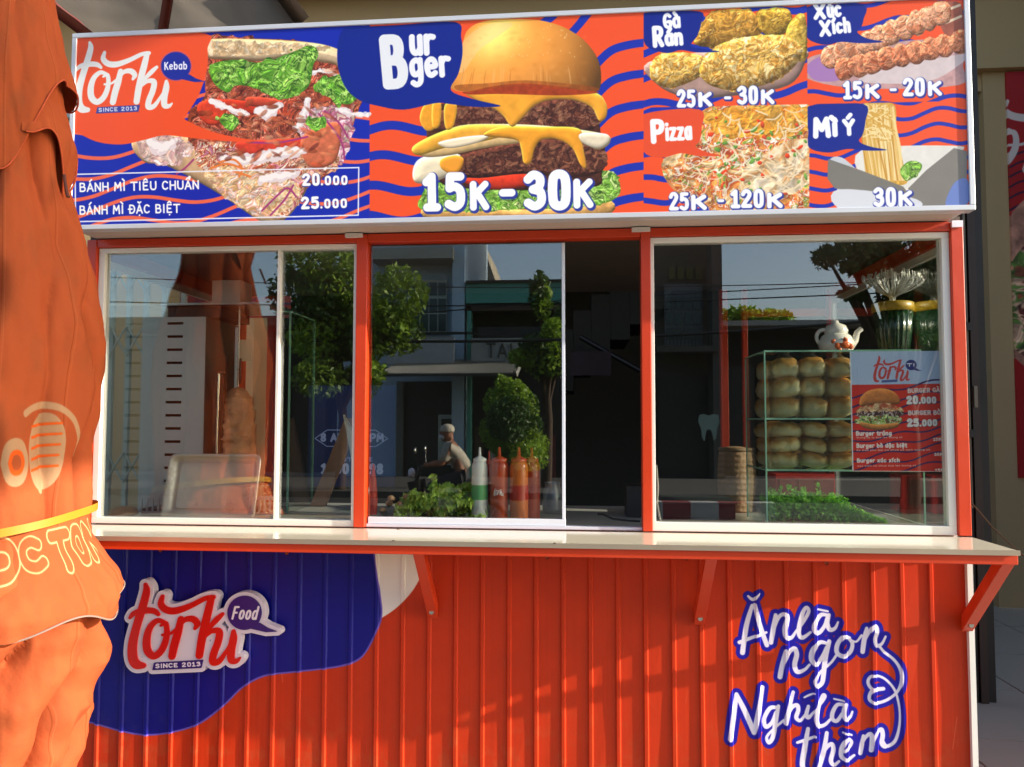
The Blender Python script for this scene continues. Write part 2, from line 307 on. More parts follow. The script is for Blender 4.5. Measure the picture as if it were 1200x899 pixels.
    scatter(cv, Zk([(540,600),(700,590),(860,640),(860,700),(760,765),(620,700)]), 240, ['e4c08e', 'f0dcb8', 'd9a870', 'e9b6a8', 'efe2d6'], 8, 15, 2.4, .5)
    scatter(cv, Zk([(300,490),(430,475),(500,520),(430,580),(330,560)]), 70, ['f0e6e2', 'c9a0a0', 'd8b8a8', 'e8d8d4'], 9, 16, 2, .5)
    # tomatoes
    for P, c in (([(520,360),(600,350),(610,420),(560,440),(520,410)], 'd8452a'), ([(600,350),(700,360),(720,400),(640,390)], 'c43a22'), ([(650,500),(760,490),(890,485),(900,510),(800,535),(690,545)], 'd0402a'), ([(890,470),(1010,430),(1000,560),(920,590),(880,540)], 'cf6e4c'), ([(690,340),(800,350),(800,372),(700,372)], 'c84a32')):
        fill(cv, Zk(P), c, ns=.15, cell=10, dome=12)
    # white sauce and cabbage strings
    for S in ([(560,355,10),(620,380,12),(690,405,10)], [(730,390,20),(760,400,24),(800,375,14)], [(860,450,14),(890,400,12),(900,350,10)], [(350,500,22),(380,520,26),(430,500,16)], [(600,560,14),(700,560,20),(800,540,22),(880,530,18)], [(740,630,16),(800,620,18),(860,610,10)], [(1000,380,8),(1050,400,10),(1110,405,9)], [(920,255,8),(960,250,10),(1000,262,7)]):
        brush(cv, [Zk([(x, y, r/3*.9) for x, y, r in S])], 'e6d8da', rag=7)
        brush(cv, [Zk([(x-2, y-3, r/3*.55) for x, y, r in S])], 'fbf7f6', rag=6, alpha=.8)
    for S in ([(940,400),(980,440),(1020,500),(1030,560)], [(960,390),(1010,430),(1040,480)], [(740,740),(790,690),(830,660),(860,690)], [(770,755),(820,700),(850,650)], [(440,610),(470,590),(500,560)], [(700,500),(800,500),(900,480)]):
        brush(cv, [Zk([(x, y, 1.1) for x, y in S])], 'a63a78')
    for S in ([(590,570),(640,560),(670,590),(660,620)], [(560,590),(620,575),(690,600)], [(640,600),(700,620)]):
        brush(cv, [Zk([(x, y, 1.2) for x, y in S])], 'e8803a')
    # chunks of grilled meat
    q = np.random.default_rng(88); Qm = np.array(bag, np.float32)
    for k in range(150):
        zx, zy = q.uniform(500, 1000), q.uniform(235, 600); px, py = Zk([(zx, zy)])[0]
        if zy > 640-.35*zx*0 or poly_sdf(Qm, np.array([[px]], np.float32), np.array([[py]], np.float32))[0, 0] > -5: continue
        ell(cv, px, py, q.uniform(9, 26), q.uniform(4, 8), q.uniform(-.9, .9), ['8c4226', 'a85a38', '6e2e1a', 'c07850', 'b04a2a', 'd69a78', '54201a'][k % 7], .9, 2, alpha=.62)
    # lettuce
    def leafy(P, seed, f=1.):
        fill(cv, P, '4f8a2a', ns=.35, cell=9, seed=seed)
        scatter(cv, P, int(170*f), ['4a8424', '7ab83c', '5d9a2c', '98cc58', '3f7a22', 'b4e070', '6aac34'], 13, seed, 2.6, .8, rag=16)
        q2 = np.random.default_rng(seed); A_ = np.array(P)
        for k in range(int(34*f)):
            x, y = q2.uniform(A_[:, 0].min(), A_[:, 0].max()), q2.uniform(A_[:, 1].min(), A_[:, 1].max())
            if poly_sdf(np.array(P, np.float32), np.array([[x]], np.float32), np.array([[y]], np.float32))[0, 0] > -2: continue
            a0 = q2.uniform(-.5, .5); brush(cv, [[(x+j*1.9*math.cos(a0), y+j*1.9*math.sin(a0)+1.5*math.sin(j*1.7+k), .55) for j in range(6)]], ['c8ec8c', '3c7020', 'aedc68'][k % 3], alpha=.75)
    leafy(Zk([(560,230),(640,210),(740,220),(830,190),(900,165),(935,190),(920,230),(905,300),(850,340),(790,345),(720,310),(650,300),(620,325),(570,290)]), 21, 1.3)
    leafy(Zk([(930,300),(1000,265),(1100,275),(1090,320),(1050,365),(1000,355),(960,330),(925,320)]), 22, .6)
    leafy(Zk([(590,420),(640,405),(660,430),(630,460)]), 23, .15); leafy(Zk([(900,420),(950,415),(955,440),(910,445)]), 24, .1)
    # --- orange speech shape with the script logo
    fill(cv, Zk([(50,120),(300,110),(543,118),(549,170),(548,240),(520,330),(476,402),(466,412),(480,425),(560,460),(640,480),(722,493),(732,495),(720,496),(640,497),(500,485),(400,475),(330,490),(250,507),(170,500),(110,475),(50,435),(48,300)]), 'f0562c')
    sx, sy = .93/6.42, .885/6.42
    logo(cv, 85+575/6.42-660*sx, 35+175/6.42-240*sy, sx, sy, 'e9ecec', '22309c', '3a479e', 'Kebab', True, 'f4f4ff', 'e8e8f4', rim='c85a66')
    # --- price box of the kebab picture
    wb = Zk([(84,612,1),(1080,588,1)]); wr = Zk([(1080,588,1),(1078,755,1)]); wl = Zk([(84,612,1),(86,778,1)]); wd_ = Zk([(86,778,1),(1078,755,1)])
    for S in (wb, wr, wl, wd_): brush(cv, [[(x, y, .75) for x, y, r in S]], 'eef0fa', sm=False)
    def zt(Z, s, x0, y0, x1, y1, h, **k):
        (a, b), (c, d) = Z([(x0, y0)])[0], Z([(x1, y1)])[0]; text(cv, s, a, b, c, d, h/2.9975, k.pop('col', 'ffffff'), **k)
    zt(Zk, 'BÁNH MÌ TIÊU CHUẨN', 98, 672, 522, 662, 29, w=.52); zt(Zk, 'BÁNH MÌ ĐẶC BIỆT', 98, 752, 455, 745, 29, w=.52)
    zt(Zk, '20', 880, 650, 948, 648, 38, w=.72, sh='1c2a90', shd=(1, 1.5), shg=1); zt(Zk, '.000', 945, 648, 1045, 646, 28, w=.72, sh='1c2a90', shd=(1, 1.5), shg=1)
    zt(Zk, '25', 876, 732, 946, 729, 38, w=.72, sh='1c2a90', shd=(1, 1.5), shg=1); zt(Zk, '.000', 943, 729, 1043, 727, 28, w=.72, sh='1c2a90', shd=(1, 1.5), shg=1)
    # --- burger
    def leafb(P, seed, n, s=8): fill(cv, P, '5a8a2c', ns=.3, cell=8, seed=seed); scatter(cv, P, n, ['8ec04a', '6ba436', 'a9d468', '4a7e26', 'c4d88a'], s, seed, 2.4, .7)
    fill(cv, Zb([(300,720),(450,725),(700,735),(930,700),(925,755),(600,768),(310,768)]), 'd6a35c', ns=.2, cell=12, dome=20)
    leafb(Zb([(280,690),(330,640),(480,650),(620,640),(800,630),(940,600),(975,640),(970,690),(880,720),(600,735),(300,740)]), 31, 330)
    fill(cv, Zb([(300,400),(400,360),(880,350),(905,430),(915,600),(860,660),(420,660),(330,600)]), '4e2c20', ns=.3, cell=8, dome=12)
    fill(cv, Zb([(440,625),(560,615),(700,600),(690,640),(560,665),(450,650)]), 'd23a20', ns=.15, dome=16)
    fill(cv, Zb([(250,600),(270,560),(330,540),(420,545),(400,600),(320,640),(260,640)]), 'f0e3c2', ns=.06, dome=26)
    fill(cv, Zb([(400,560),(470,530),(700,490),(900,500),(925,530),(915,600),(800,625),(640,610),(480,625),(410,610)]), '5c3326', ns=.5, cell=7, seed=33, dome=30)
    scatter(cv, Zb([(420,560),(700,500),(910,520),(900,600),(640,600),(430,610)]), 330, ['6a3c2c', '4b2820', '7c4c38', '8a5a42'], 6, 34, 1.6, .6)
    fill(cv, Zb([(330,400),(430,375),(620,370),(800,345),(880,370),(900,440),(800,470),(560,470),(340,460)]), '63382a', ns=.5, cell=7, seed=35, dome=26)
    scatter(cv, Zb([(420,385),(620,380),(800,355),(880,380),(890,440),(560,460),(420,450)]), 300, ['70402e', '502a20', '855540', '94644a'], 6, 36, 1.6, .6)
    fill(cv, Zb([(250,520),(320,480),(420,440),(560,435),(700,440),(840,455),(935,475),(940,505),(900,525),(840,500),(760,485),(640,500),(500,520),(380,545),(290,550)]), 'efc98a', ns=.1, cell=14, dome=18)
    fill(cv, Zb([(250,515),(330,470),(430,440),(560,438),(650,450),(600,470),(480,500),(360,520),(270,545)]), 'f2ae3a', ns=.12, cell=18, dome=18, edge='f7c84e', edgew=14)
    fill(cv, Zb([(340,500),(430,480),(520,475),(480,500),(380,520)]), 'f8e8c8', dome=8)
    ch = Zb([(560,445),(700,445),(830,450),(845,500),(860,585),(840,580),(810,520),(760,490),(705,490),(680,520),(665,570),(640,572),(630,520),(610,490),(500,475)])
    fill(cv, ch, 'f6a62e', ns=.08, cell=16, dome=14, edge='f7b648', edgew=5)
    fill(cv, Zb([(840,468),(930,470),(940,500),(900,522),(845,500)]), 'eadcc0', ns=.05, dome=12)
    fill(cv, Zb([(400,545),(430,560),(415,600),(385,610),(350,590),(350,560)]), 'f2a234', dome=10)
    # upper cheese
    fill(cv, Zb([(440,325),(560,318),(760,318),(890,325),(930,365),(930,410),(905,425),(880,380),(820,352),(740,350),(680,370),(640,410),(600,445),(570,410),(540,385),(470,350)]), 'f8aa34', ns=.08, cell=20, dome=14, edge='f9bd50', edgew=6)
    for S in ([(290,370),(330,360),(335,440),(300,460),(275,420)], [(320,365),(350,365),(345,440),(320,445)], [(365,365),(405,370),(395,440),(370,455),(360,420)]):
        fill(cv, Zb(S), 'f2a52e', dome=8, ns=.08, edge='f8c455', edgew=4)
    fill(cv, Zb([(430,320),(520,300),(700,298),(880,318),(890,328),(760,335),(560,330),(450,332)]), 'a8401c', ns=.2)
    # bun
    bun = Zb([(385,310),(395,270),(420,190),(440,110),(500,75),(600,68),(700,72),(790,100),(860,150),(905,220),(910,300),(885,320),(780,305),(640,292),(520,305),(440,322)])
    bs_ = Zb([(640, 300)])[0]; bs2 = Zb([(925, 60)])[0]; sph = (bs_[0], bs_[1]-4, (bs2[0]-bs_[0])*1.02, (bs_[1]-bs2[1])*1.12)
    fill(cv, bun, 'ee9c44', ns=.05, cell=40, seed=41, sph=sph)
    scatter(cv, bun, 110, ['ee9c44', 'e08a34', 'f2ae5c', 'e6923a'], 40, 42, 1.5, .03, rag=0, blend=.35) if 0 else None
    fill(cv, Zb([(405,240),(425,150),(500,90),(600,82),(560,120),(480,180),(430,250)]), 'f8d8a0', ns=.08, cell=30, blend=.45)
    for k in range(26):
        zx = rg.uniform(420, 890); zy = rg.uniform(225, 262); (xa, ya), (xb2, yb2) = Zb([(zx, zy), (zx+(zx-640)*.06, 300)]); brush(cv, [[(xa, ya, .3), ((xa+xb2)/2+rg.uniform(-.6, .6), (ya+yb2)/2, .8), (xb2, yb2, .4)]], ['a85c1e', 'f8c886'][k % 2], alpha=.28)
    for k in range(90):
        zx, zy = rg.uniform(430, 860), rg.uniform(110, 290); px, py = Zb([(zx, zy)])[0]; ell(cv, px, py, rg.uniform(5, 18), rg.uniform(4, 10), rg.uniform(-.5, .5), ['c87828', 'f4b468', 'dc8c38'][k % 3], .1, 8, alpha=.16)
    r = np.random.default_rng(5)
    for k in range(46):
        x, y = r.uniform(480, 840), r.uniform(90, 200); (x, y), = Zb([(x, y)]); ell(cv, x, y, 2.2, 1.3, r.uniform(0, 3), 'f4d49a', .4)
    fill(cv, Zb([(400,300),(520,292),(640,282),(780,292),(890,306),(880,320),(640,300),(440,322)]), '9a4a18', ns=.3, cell=10, blend=.6)
    # blue burger bubble
    fill(cv, Zb([(0,110),(-15,210),(10,300),(60,350),(130,372),(220,385),(330,362),(380,365),(470,375),(560,372),(470,350),(385,318),(410,260),(425,190),(420,130),(400,78),(200,88),(60,96)]), '16288e')
    zt(Zb, 'B', 150, 300, 238, 292, 165, w=.78, col='e9edf4'); zt(Zb, 'ur', 240, 190, 335, 186, 66 * 1.35, w=.78, col='f2f4fb'); zt(Zb, 'ger', 240, 272, 390, 262, 66 * 1.35, w=.75, col='f2f4fb')
    for s, x0, x1, h, y in (('1', 292, 350, 118, 732), ('5', 362, 442, 118, 730), ('K', 452, 522, 84, 728), ('-', 555, 615, 118, 728), ('3', 640, 725, 118, 728), ('0', 722, 815, 120, 727), ('K', 815, 888, 84, 720)):
        zt(Zb, s, x0, y, x1, y-1, h, w=.8, sh='2a3a9c', shd=(3, 4), shg=2.6)
    # --- fried chicken
    panel([(754, -30), (947, -30), (947, 124), (754, 128)])
    fill(cv, Zr([(50,190),(80,260),(180,300),(330,290),(480,260),(530,190),(520,150),(300,150)]), 'b8958a', ns=.1, dome=30)
    def crisp(P, seed, cols, n=230, s=8):
        fill(cv, P, cols[0], ns=.3, cell=12, seed=seed, dome=34); scatter(cv, P, n, cols, s, seed, 1.5, .55, dome=34)
    gold = ['cf9a3c', 'e6b85a', 'f0cc7c', 'c48a34', 'e0ac50', 'f6dc9c']
    crisp(Zr([(190,130),(215,70),(260,35),(340,28),(385,50),(400,90),(370,120),(300,140),(240,145)]), 51, ['b8842e', 'd09e46', 'c48e3a', 'a07028', 'dcb05c'])
    crisp(Zr([(385,40),(430,25),(480,30),(490,80),(450,110),(400,100)]), 52, ['c0922e', 'd4aa44', 'a97e28', 'dcb858'], 120)
    crisp(Zr([(490,60),(530,50),(531,180),(490,170),(470,110)]), 53, ['c9a038', 'dcb852', 'b08a2c'], 90)
    crisp(Zr([(55,210),(80,170),(150,160),(220,175),(225,215),(190,245),(120,268),(70,250)]), 54, gold, 190)
    crisp(Zr([(215,190),(270,135),(370,110),(470,110),(520,150),(500,200),(440,245),(340,275),(250,265),(210,230)]), 55, gold, 520)
    fill(cv, Zr([(38,40),(205,35),(212,70),(200,110),(180,140),(220,150),(268,158),(200,160),(150,153),(110,162),(60,150),(38,128),(37,80)]), '16288e')
    zz = lambda s, x0, y0, x1, y1, h, **k: text(cv, s, 740+x0/2.609, y0/2.609, 740+x1/2.609, y1/2.609, h/2.609, k.pop('col', 'f6f7fd'), **k)
    zz('Gà', 98, 86, 152, 82, 42, w=.85); zz('R', 66, 140, 100, 138, 56, w=.85); zz('án', 102, 138, 160, 134, 46, w=.9)
    def price(parts):
        for s, x0, x1, y, h in parts: zz(s, x0, y, x1, y-(1 if s != '-' else 0), h, w=.78, sh='2c3a9a', shd=(2, 2.6), shg=2)
    price([('25', 138, 198, 326, 50), ('K', 202, 250, 322, 36), ('-', 282, 306, 318, 44), ('30', 322, 390, 316, 50), ('K', 394, 440, 314, 36)])
    # --- pizza
    panel([(754, 126), (948, 122), (948, 290), (754, 290)])
    pz = Zr([(95,530),(110,470),(200,410),(240,325),(540,318),(545,635),(240,640),(150,600)])
    fill(cv, pz, 'd49058', ns=.25, cell=16, seed=61); cols = ['e8c08a', 'f0d8ae', 'd98a48', 'e8a050', 'd8622e', 'f4e8d4', 'c8502a', 'e9b25e', '7a9a3c', 'f3e6cc']
    scatter(cv, pz, 900, cols, 13, 62, 1.6, .55)
    scatter(cv, Zr([(330,540),(450,450),(545,430),(545,560),(420,600)]), 200, ['f2e0c4', 'efd6b0', 'e6c496', 'e0a468'], 12, 63, 2, .4)
    scatter(cv, Zr([(220,340),(540,325),(540,400),(300,420)]), 220, ['e69a30', 'f0b24a', 'e2862a'], 9, 64, 2, .6)
    for k in range(60):
        x, y = r.uniform(200, 535), r.uniform(360, 600); (x, y), = Zr([(x, y)]); ell(cv, x, y, r.uniform(4, 11), r.uniform(3, 6), r.uniform(0, 3), ['5f8f3a', 'd2401e', 'c44a2a', '6c9a44'][k % 4], .6)
    for k in range(120):
        x, y = r.uniform(150, 530), r.uniform(335, 620); a = r.uniform(0, 3.1); l = r.uniform(12, 30); brush(cv, [Zr([(x, y, .9), (x+l*math.cos(a), y+l*math.sin(a)+4, .9), (x+2*l*math.cos(a+.2), y+2*l*math.sin(a+.2), .8)])], ['f6ead0', 'f0dcb4'][k % 2], alpha=.8)
    fill(cv, Zr([(38,348),(206,334),(214,390),(208,430),(196,448),(230,465),(275,476),(200,476),(150,468),(90,482),(38,465),(37,400)]), 'e8522e')
    zz('P', 60, 432, 104, 430, 62, w=.85); zz('izza', 104, 428, 186, 424, 52, w=.85)
    price([('25', 114, 178, 640, 50), ('K', 180, 234, 636, 36), ('-', 262, 284, 632, 44), ('120', 304, 408, 632, 50), ('K', 412, 466, 630, 36)])
    # --- sausages
    panel([(945, -30), (1200, -30), (1200, 120), (946, 122)])
    fill(cv, Zr([(530,190),(600,160),(900,120),(1015,150),(1012,200),(1000,260),(700,270),(536,240)]), 'c49a9a', ns=.1)
    fill(cv, Zr([(536,200),(600,170),(640,240),(560,245)]), 'a87cb8'); fill(cv, Zr([(760,215),(1012,165),(1012,190),(900,250),(700,250)]), 'd8c8ca', ns=.05)
    fill(cv, Zr([(930,20),(1005,12),(1010,120),(960,110)]), 'a05a48', ns=.1)
    for S in ([(940,40),(1002,16)], [(960,70),(1006,50)]): brush(cv, [Zr([(x, y, 1.6) for x, y in S])], 'e8d2b4')
    sc_ = ['d88a5e', 'e8a87e', 'c87048', 'f0bc94', 'de9a70']
    def skewer(x0, y0, x1, y1, n, rx, ry, cols, seed):
        q = np.random.default_rng(seed); a = math.atan2(y1-y0, x1-x0)
        for k in range(n):
            t = k/(n-1); x, y = x0+(x1-x0)*t, y0+(y1-y0)*t
            P = [(x+rx*math.cos(b)*q.uniform(.88, 1.1), y+ry*math.sin(b)*q.uniform(.9, 1.08)) for b in np.linspace(0, 6.28, 11)[:-1]]
            fill(cv, Zr(P), cols[k % len(cols)], ns=.25, cell=8, seed=seed+k, dome=16, edge='8a4226', edgew=4)
            scatter(cv, Zr(P), 16, cols, 6, seed+k, 1.8, .8, dome=17, rag=3)
    skewer(610, 175, 945, 40, 10, 32, 38, ['d68e66', 'e6a884', 'cf8058'], 71)
    skewer(650, 210, 1000, 128, 9, 32, 36, ['c8744e', 'dc9068', 'b8623e'], 90)
    fill(cv, Zr([(534,22),(705,14),(708,60),(700,85),(690,100),(720,118),(768,128),(700,132),(640,128),(600,137),(560,130),(534,110),(533,60)]), '16288e')
    zz('X', 558, 56, 596, 54, 42, w=.85); zz('úc', 598, 52, 644, 48, 44, w=.9); zz('X', 576, 108, 612, 106, 42, w=.85); zz('ích', 614, 102, 672, 96, 42, w=.9)
    price([('15', 648, 708, 300, 50), ('K', 712, 762, 297, 36), ('-', 788, 812, 293, 44), ('20', 828, 900, 291, 50), ('K', 904, 952, 288, 36)])
    # --- pasta box
    panel([(946, 122), (1200, 117), (1200, 290), (947, 290)])
    fill(cv, Zr([(600,500),(640,480),(720,540),(830,575),(845,640),(640,640),(632,590)]), 'c8cdd6', ns=.03)
    fill(cv, Zr([(700,460),(980,445),(1000,470),(850,580),(720,560)]), 'e4e2dc', ns=.03)
    fill(cv, Zr([(700,322),(770,314),(805,325),(810,400),(830,500),(840,560),(770,555),(730,470),(710,400)]), 'd8a848', ns=.2, cell=6)
    for k in range(150):
        x = r.uniform(702, 800); b = r.uniform(-12, 12); c = ['e8c274', 'f2d694', 'c8923a', 'dcb058', 'f4dfa8'][k % 5]
        brush(cv, [Zr([(x, r.uniform(318, 335), .75), (x+b*.5+5, 390, .8), (x+b+14, 450, .8), (x+b*.6+26+r.uniform(-6, 6), 550, .8)])], c)
    for k in range(30):
        y = r.uniform(330, 430); x = r.uniform(700, 745); brush(cv, [Zr([(x, y, .8), (x+30, y+r.uniform(-18, 18), .8), (x+60, y+r.uniform(-20, 30), .7)])], ['f2dca0', 'd8a84c'][k % 2])
    fill(cv, Zr([(600,485),(700,520),(830,570),(845,590),(800,605),(620,575),(598,545)]), '7d7a74', sm=False, ns=.04, cell=60)
    fill(cv, Zr([(845,575),(900,520),(985,452),(1026,462),(1024,560),(1000,625),(880,630),(850,600)]), '827e78', sm=False, ns=.04, cell=60)
    fill(cv, Zr([(632,578),(850,602),(870,635),(640,636)]), 'd9dce4'); fill(cv, Zr([(985,560),(1026,548),(1027,622),(960,628)]), '6f86c8')
    leafb(Zr([(822,515),(850,492),(885,500),(880,525),(845,552),(826,540)]), 95, 40, 7)
    fill(cv, Zr([(540,325),(708,318),(714,370),(706,410),(695,432),(730,448),(780,458),(720,460),(660,455),(600,466),(542,450),(540,400)]), '16288e')
    zz('Mì', 556, 416, 636, 412, 52, w=.85); zz('Ý', 648, 410, 684, 408, 42, w=.9)
    price([('30', 738, 812, 628, 52), ('K', 814, 862, 625, 38)])
    panel()
    return cv
# ---------------------------------------------------------------- the painted front sheet: blue and white blobs and the brush-lettered slogan
PXL, PXR, PZB, PZT = -.03, 2.436, .05, .972
SLOGAN = [
 [(153,105,9),(125,200,12),(105,335,12)], [(165,100,9),(190,200,12),(225,298,11)], [(90,285,9),(150,262,8),(222,236,6)], [(133,58,5),(158,74,8),(188,46,4)],
 [(268,150,9),(258,210,12),(245,285,11)], [(256,230,7),(280,165,9),(310,145,10),(325,165,12),(313,220,12),(320,258,11),(345,262,9),(365,235,6)],
 [(365,235,6),(400,190,8),(430,135,9),(420,112,8),(403,135,10),(388,190,12),(382,240,11),(400,262,10),(440,235,6)],
 [(520,150,8),(490,150,10),(462,190,11),(458,225,11),(480,238,10),(508,205,9),(522,165,9)], [(530,150,9),(522,190,11),(535,222,11),(560,215,8),(575,185,5)], [(478,122,5),(524,132,5)],
 [(318,325,8),(300,400,12),(290,455,12)], [(296,410,7),(330,340,10),(360,315,11),(372,345,12),(362,395,12),(375,430,11),(410,420,8),(435,395,6)],
 [(520,290,8),(485,285,10),(450,325,12),(445,370,12),(470,392,10),(500,350,9),(518,310,8)], [(532,280,10),(515,350,12),(506,420,12),(498,480,11),(475,500,10),(462,475,8),(490,430,7),(540,385,6),(565,350,6)],
 [(630,262,8),(600,258,10),(572,295,11),(570,335,11),(600,352,11),(635,330,10),(645,290,9),(625,262,8)], [(640,275,6),(665,280,5),(690,250,6)],
 [(715,215,8),(703,270,12),(695,330,11)], [(700,285,7),(725,235,9),(755,205,11),(765,230,12),(755,270,11),(765,300,10),(790,290,7),(808,255,5)],
 [(775,298,6),(800,330,7),(850,370,7),(882,420,8),(886,480,8),(862,532,7),(810,570,7),(755,582,8),(728,560,8),(745,520,9),(798,512,9)],
 [(798,512,9),(745,515,8),(722,480,8),(740,450,7),(790,455,6),(835,492,6),(862,540,6),(878,620,5),(876,700,6),(855,770,8),(815,795,8),(795,770,8)],
 [(75,540,10),(60,650,13),(45,760,12)], [(75,540,10),(120,630,13),(162,728,12)], [(162,728,12),(185,620,12),(203,505,10)],
 [(272,605,8),(240,610,10),(212,660,10),(220,700,10),(250,680,9),(270,630,8)], [(282,600,9),(268,680,11),(255,750,11),(235,778,9),(225,750,7),(260,710,6),(310,668,6)],
 [(355,530,8),(335,610,11),(318,682,11)], [(325,650,7),(350,605,9),(375,595,10),(380,620,10),(370,655,10),(390,670,8),(415,640,6)],
 [(430,600,8),(420,640,10),(430,655,9),(455,630,6)], [(410,556,4),(432,545,5),(458,536,4)],
 [(455,630,5),(495,580,7),(512,550,7),(500,545,7),(480,600,10),(468,660,11),(480,695,10),(510,690,8),(540,660,6)],
 [(600,590,8),(570,592,9),(548,630,10),(548,662,10),(570,670,9),(595,635,8)], [(612,588,9),(602,630,11),(612,662,10),(635,650,7),(645,625,5)], [(555,562,4),(600,572,5)],
 [(428,710,9),(412,800,13),(400,890,13),(425,925,10)], [(375,778,6),(415,765,8),(462,748,6)],
 [(520,730,9),(505,820,12),(478,910,12)], [(490,850,7),(520,800,9),(545,785,10),(552,815,11),(540,865,11),(555,888,9),(580,870,6)],
 [(590,830,6),(625,805,8),(642,775,8),(622,762,9),(595,800,11),(592,845,11),(620,862,9),(655,840,6)], [(600,728,5),(642,740,5)],
 [(700,745,8),(692,790,11),(685,830,10)], [(690,790,6),(712,750,8),(735,735,10),(742,760,11),(738,815,11)], [(742,780,6),(765,730,8),(788,712,10),(795,740,11),(790,780,11),(805,798,9),(825,790,6)]]
def front_picture(res=900):
    W, H = int((PXR-PXL)*res), int((PZT-PZB)*res)
    def fn(px, py):
        p = at(px, py, 0); return ((p[0]-PXL)*res, (PZT-p[2])*res)
    cv = Cv(W, H, 'c0330f', fn)
    # faint dust streaks and scuffs in the paint
    n = vnoise(H, W, 60, 4, 3); cv.a *= (1+.07*(n-.5))[..., None]
    st = np.repeat(vnoise(1, W, 5, 9, 2), H, 0); cv.a *= (1+.09*(st-.5)*vnoise(H, W, 160, 12, 2))[..., None]
    fill(cv, [(430,610),(498,630),(500,645),(497,665),(485,690),(465,712),(440,728),(420,735),(380,700),(380,640)], 'e9e4dd')
    fill(cv, [(60,600),(432,600),(439,648),(446,695),(448,722),(440,745),(425,770),(405,780),(375,785),(340,789),(310,793),(285,806),(262,828),(235,848),(205,858),(172,862),(140,857),(108,848),(60,835),(20,720)], '6b58c0')
    fill(cv, [(60,600),(431,600),(437,648),(444,695),(446,722),(438,744),(424,768),(404,778),(375,783),(340,787),(309,791),(284,804),(261,826),(234,846),(205,856),(172,860),(140,855),(108,846),(60,833),(20,720)], '0c0e80')
    Z4 = lambda S: [[(845+x/4.2, 685+y/4.2, r/4.2) for x, y, r in P] for P in S]
    S = Z4(SLOGAN); brush(cv, S, '1c14a0', 4.2*res/430*1.15); brush(cv, S, 'ece6f6', .3)
    for k in range(46):
        x, y = rg.uniform(120, 1130), rg.uniform(655, 890); a = rg.uniform(-2.2, -.9); l = rg.uniform(3, 16); brush(cv, [[(x, y, .18), (x+l*math.cos(a), y+l*math.sin(a), .12)]], ['e08a6a', '8a2410', 'd8a090'][k % 3], sm=False, alpha=.35)
    sp_ = vnoise(H, W, 26, 77, 4); lowz = np.clip((np.arange(H)/H-.45)/.5, 0, 1)[:, None]; m_ = (np.clip((sp_-.52)*5, 0, 1)*lowz*.35)[..., None]; cv.a = cv.a*(1-m_)+C('a88a70')*m_
    for x0, y0, x1, y1 in ((1121, 840, 1116, 878), (330, 790, 331, 800)): brush(cv, [[(x0, y0, .25), (x1, y1, .2)]], 'ea7a5a', sm=False)
    return cv

